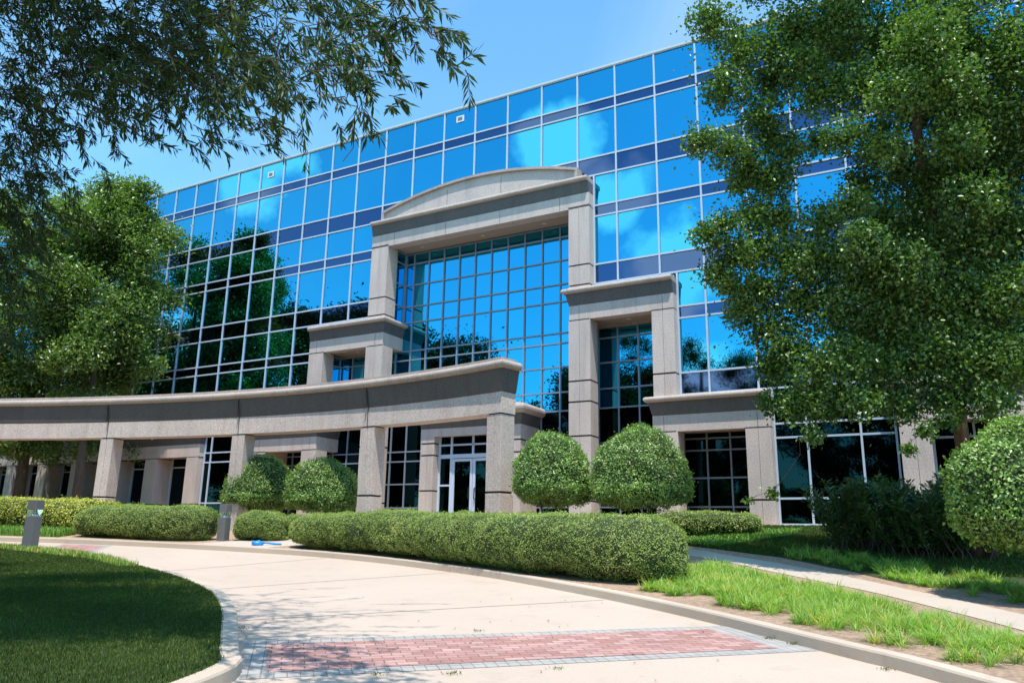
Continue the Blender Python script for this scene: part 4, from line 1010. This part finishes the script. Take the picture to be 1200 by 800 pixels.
def nn2(X, Y, s, o=0): return np.array([noise.noise(Vector((a*s+o, b*s, o))) for a, b in zip(X, Y)])
far_strip = [(4.2, -6.5), (5.3, -6.9), (6.5, -8.2), (7.6, -9.6), (9.0, -11.6), (9.7, -12.8), (10.2, -12.3), (9.0, -9.6), (8.2, -7.6), (6.6, -6.3), (5.0, -5.6)]
tufts('border_grass', 'tall arching bright green border grass between the kerb and the garden path', strip, 50, 40, .15, .31, .007, M['blade_long'], lambda X, Y: nn2(X, Y, 1.6) > np.interp(kd(X, Y), [.25, .6, 1.0, 1.4], [.38, .05, -.3, -.7]), .035)
tufts('path_grass', 'arching green grass tufts in the bed beyond the garden path', far_strip, 42, 34, .14, .30, .007, M['blade_long'], lambda X, Y: nn2(X, Y, 1.5, 4) > -.12, .03)
blades('garden_grass', 'short shaded lawn below the ground-floor windows', [(1.6, -5.2), (2.9, -5.75), (3.7, -6.15), (4.7, -6.5), (6.1, -7.7), (9, -7.5), (9, -.95), (1.6, -.95)], 1800, .04, .08, .008, M['blade'], fade=18)
blades('left_ground_cover', 'bright green grassy ground cover between the golden hedge and the kerb', [(-24, -13.9), (-20, -13.0), (-14.5, -11.5), (-13.4, -11.1), (-14, -10.2), (-17, -11.0), (-20.5, -12.2), (-24, -13.0)], 1500, .10, .28, .012, M['cover_green'], fade=26)
blades('hedge_ground_cover', 'bright green ground cover below the low pale hedge', [(1.9, -5.3), (3.0, -5.6), (4.2, -3.6), (4.4, -2.4), (1.9, -3.0)], 900, .06, .14, .02, M['cover_green'], fade=24)

# weeds in the joints and fallen leaves on the concrete
mb = MB()
def litter(n, poly, size):
    A = np.array(poly); x0, y0 = A.min(0); x1, y1 = A.max(0); X = RNG.uniform(x0, x1, n*6); Y = RNG.uniform(y0, y1, n*6); k = inpoly(X, Y, poly); X, Y = X[k][:n], Y[k][:n]; n = len(X)
    C = np.stack([X, Y, h(X, Y)+.014], 1); a = RNG.uniform(0, 6.28, n); D = np.stack([np.cos(a), np.sin(a), RNG.normal(0, .1, n)], 1)
    l = RNG.uniform(.5, 1.3, n)*size; return leaf_tris(C, D, unit(np.stack([RNG.normal(0, .25, n), RNG.normal(0, .25, n), np.ones(n)], 1)), l, l*.5)
V, T = litter(45, [(-2, -15.3), (2.9, -19.4), (7, -19), (7.2, -15.8), (3, -13)], .04)
o = tri_mesh('fallen_leaves', V, T, plain('dead_leaf', (.16, .085, .04), .8), None); tag(o, 'scattered small brown dead leaves on the pale drive', 'leaves', kind='stuff')
wd = [(.75, -17.55), (3.0, -16.2), (5.95, -14.75), (6.2, -14.95), (3.9, -18.1), (4.6, -17.4), (3.4, -18.45), (7.2, -15.75)]
Vs, Ts, b0 = [], [], 0
for (x, y) in wd:
    n = 26; a = RNG.uniform(0, 6.28, n); C = np.stack([x+RNG.normal(0, .035, n), y+RNG.normal(0, .035, n), np.full(n, float(h(x, y))+.005)], 1); D = np.stack([np.cos(a), np.sin(a), RNG.uniform(.4, 1.6, n)], 1); l = RNG.uniform(.015, .05, n)
    V, T = leaf_tris(C, D, rv(n), l, l*.25); Vs.append(V); Ts.append(T+b0); b0 += len(V)
T = np.concatenate(Ts); o = tri_mesh('joint_weeds', np.concatenate(Vs), T, M['blade'], np.full(len(T), .7)); tag(o, 'tiny green weeds growing in the paving joints and kerb foot', 'weeds', kind='stuff')
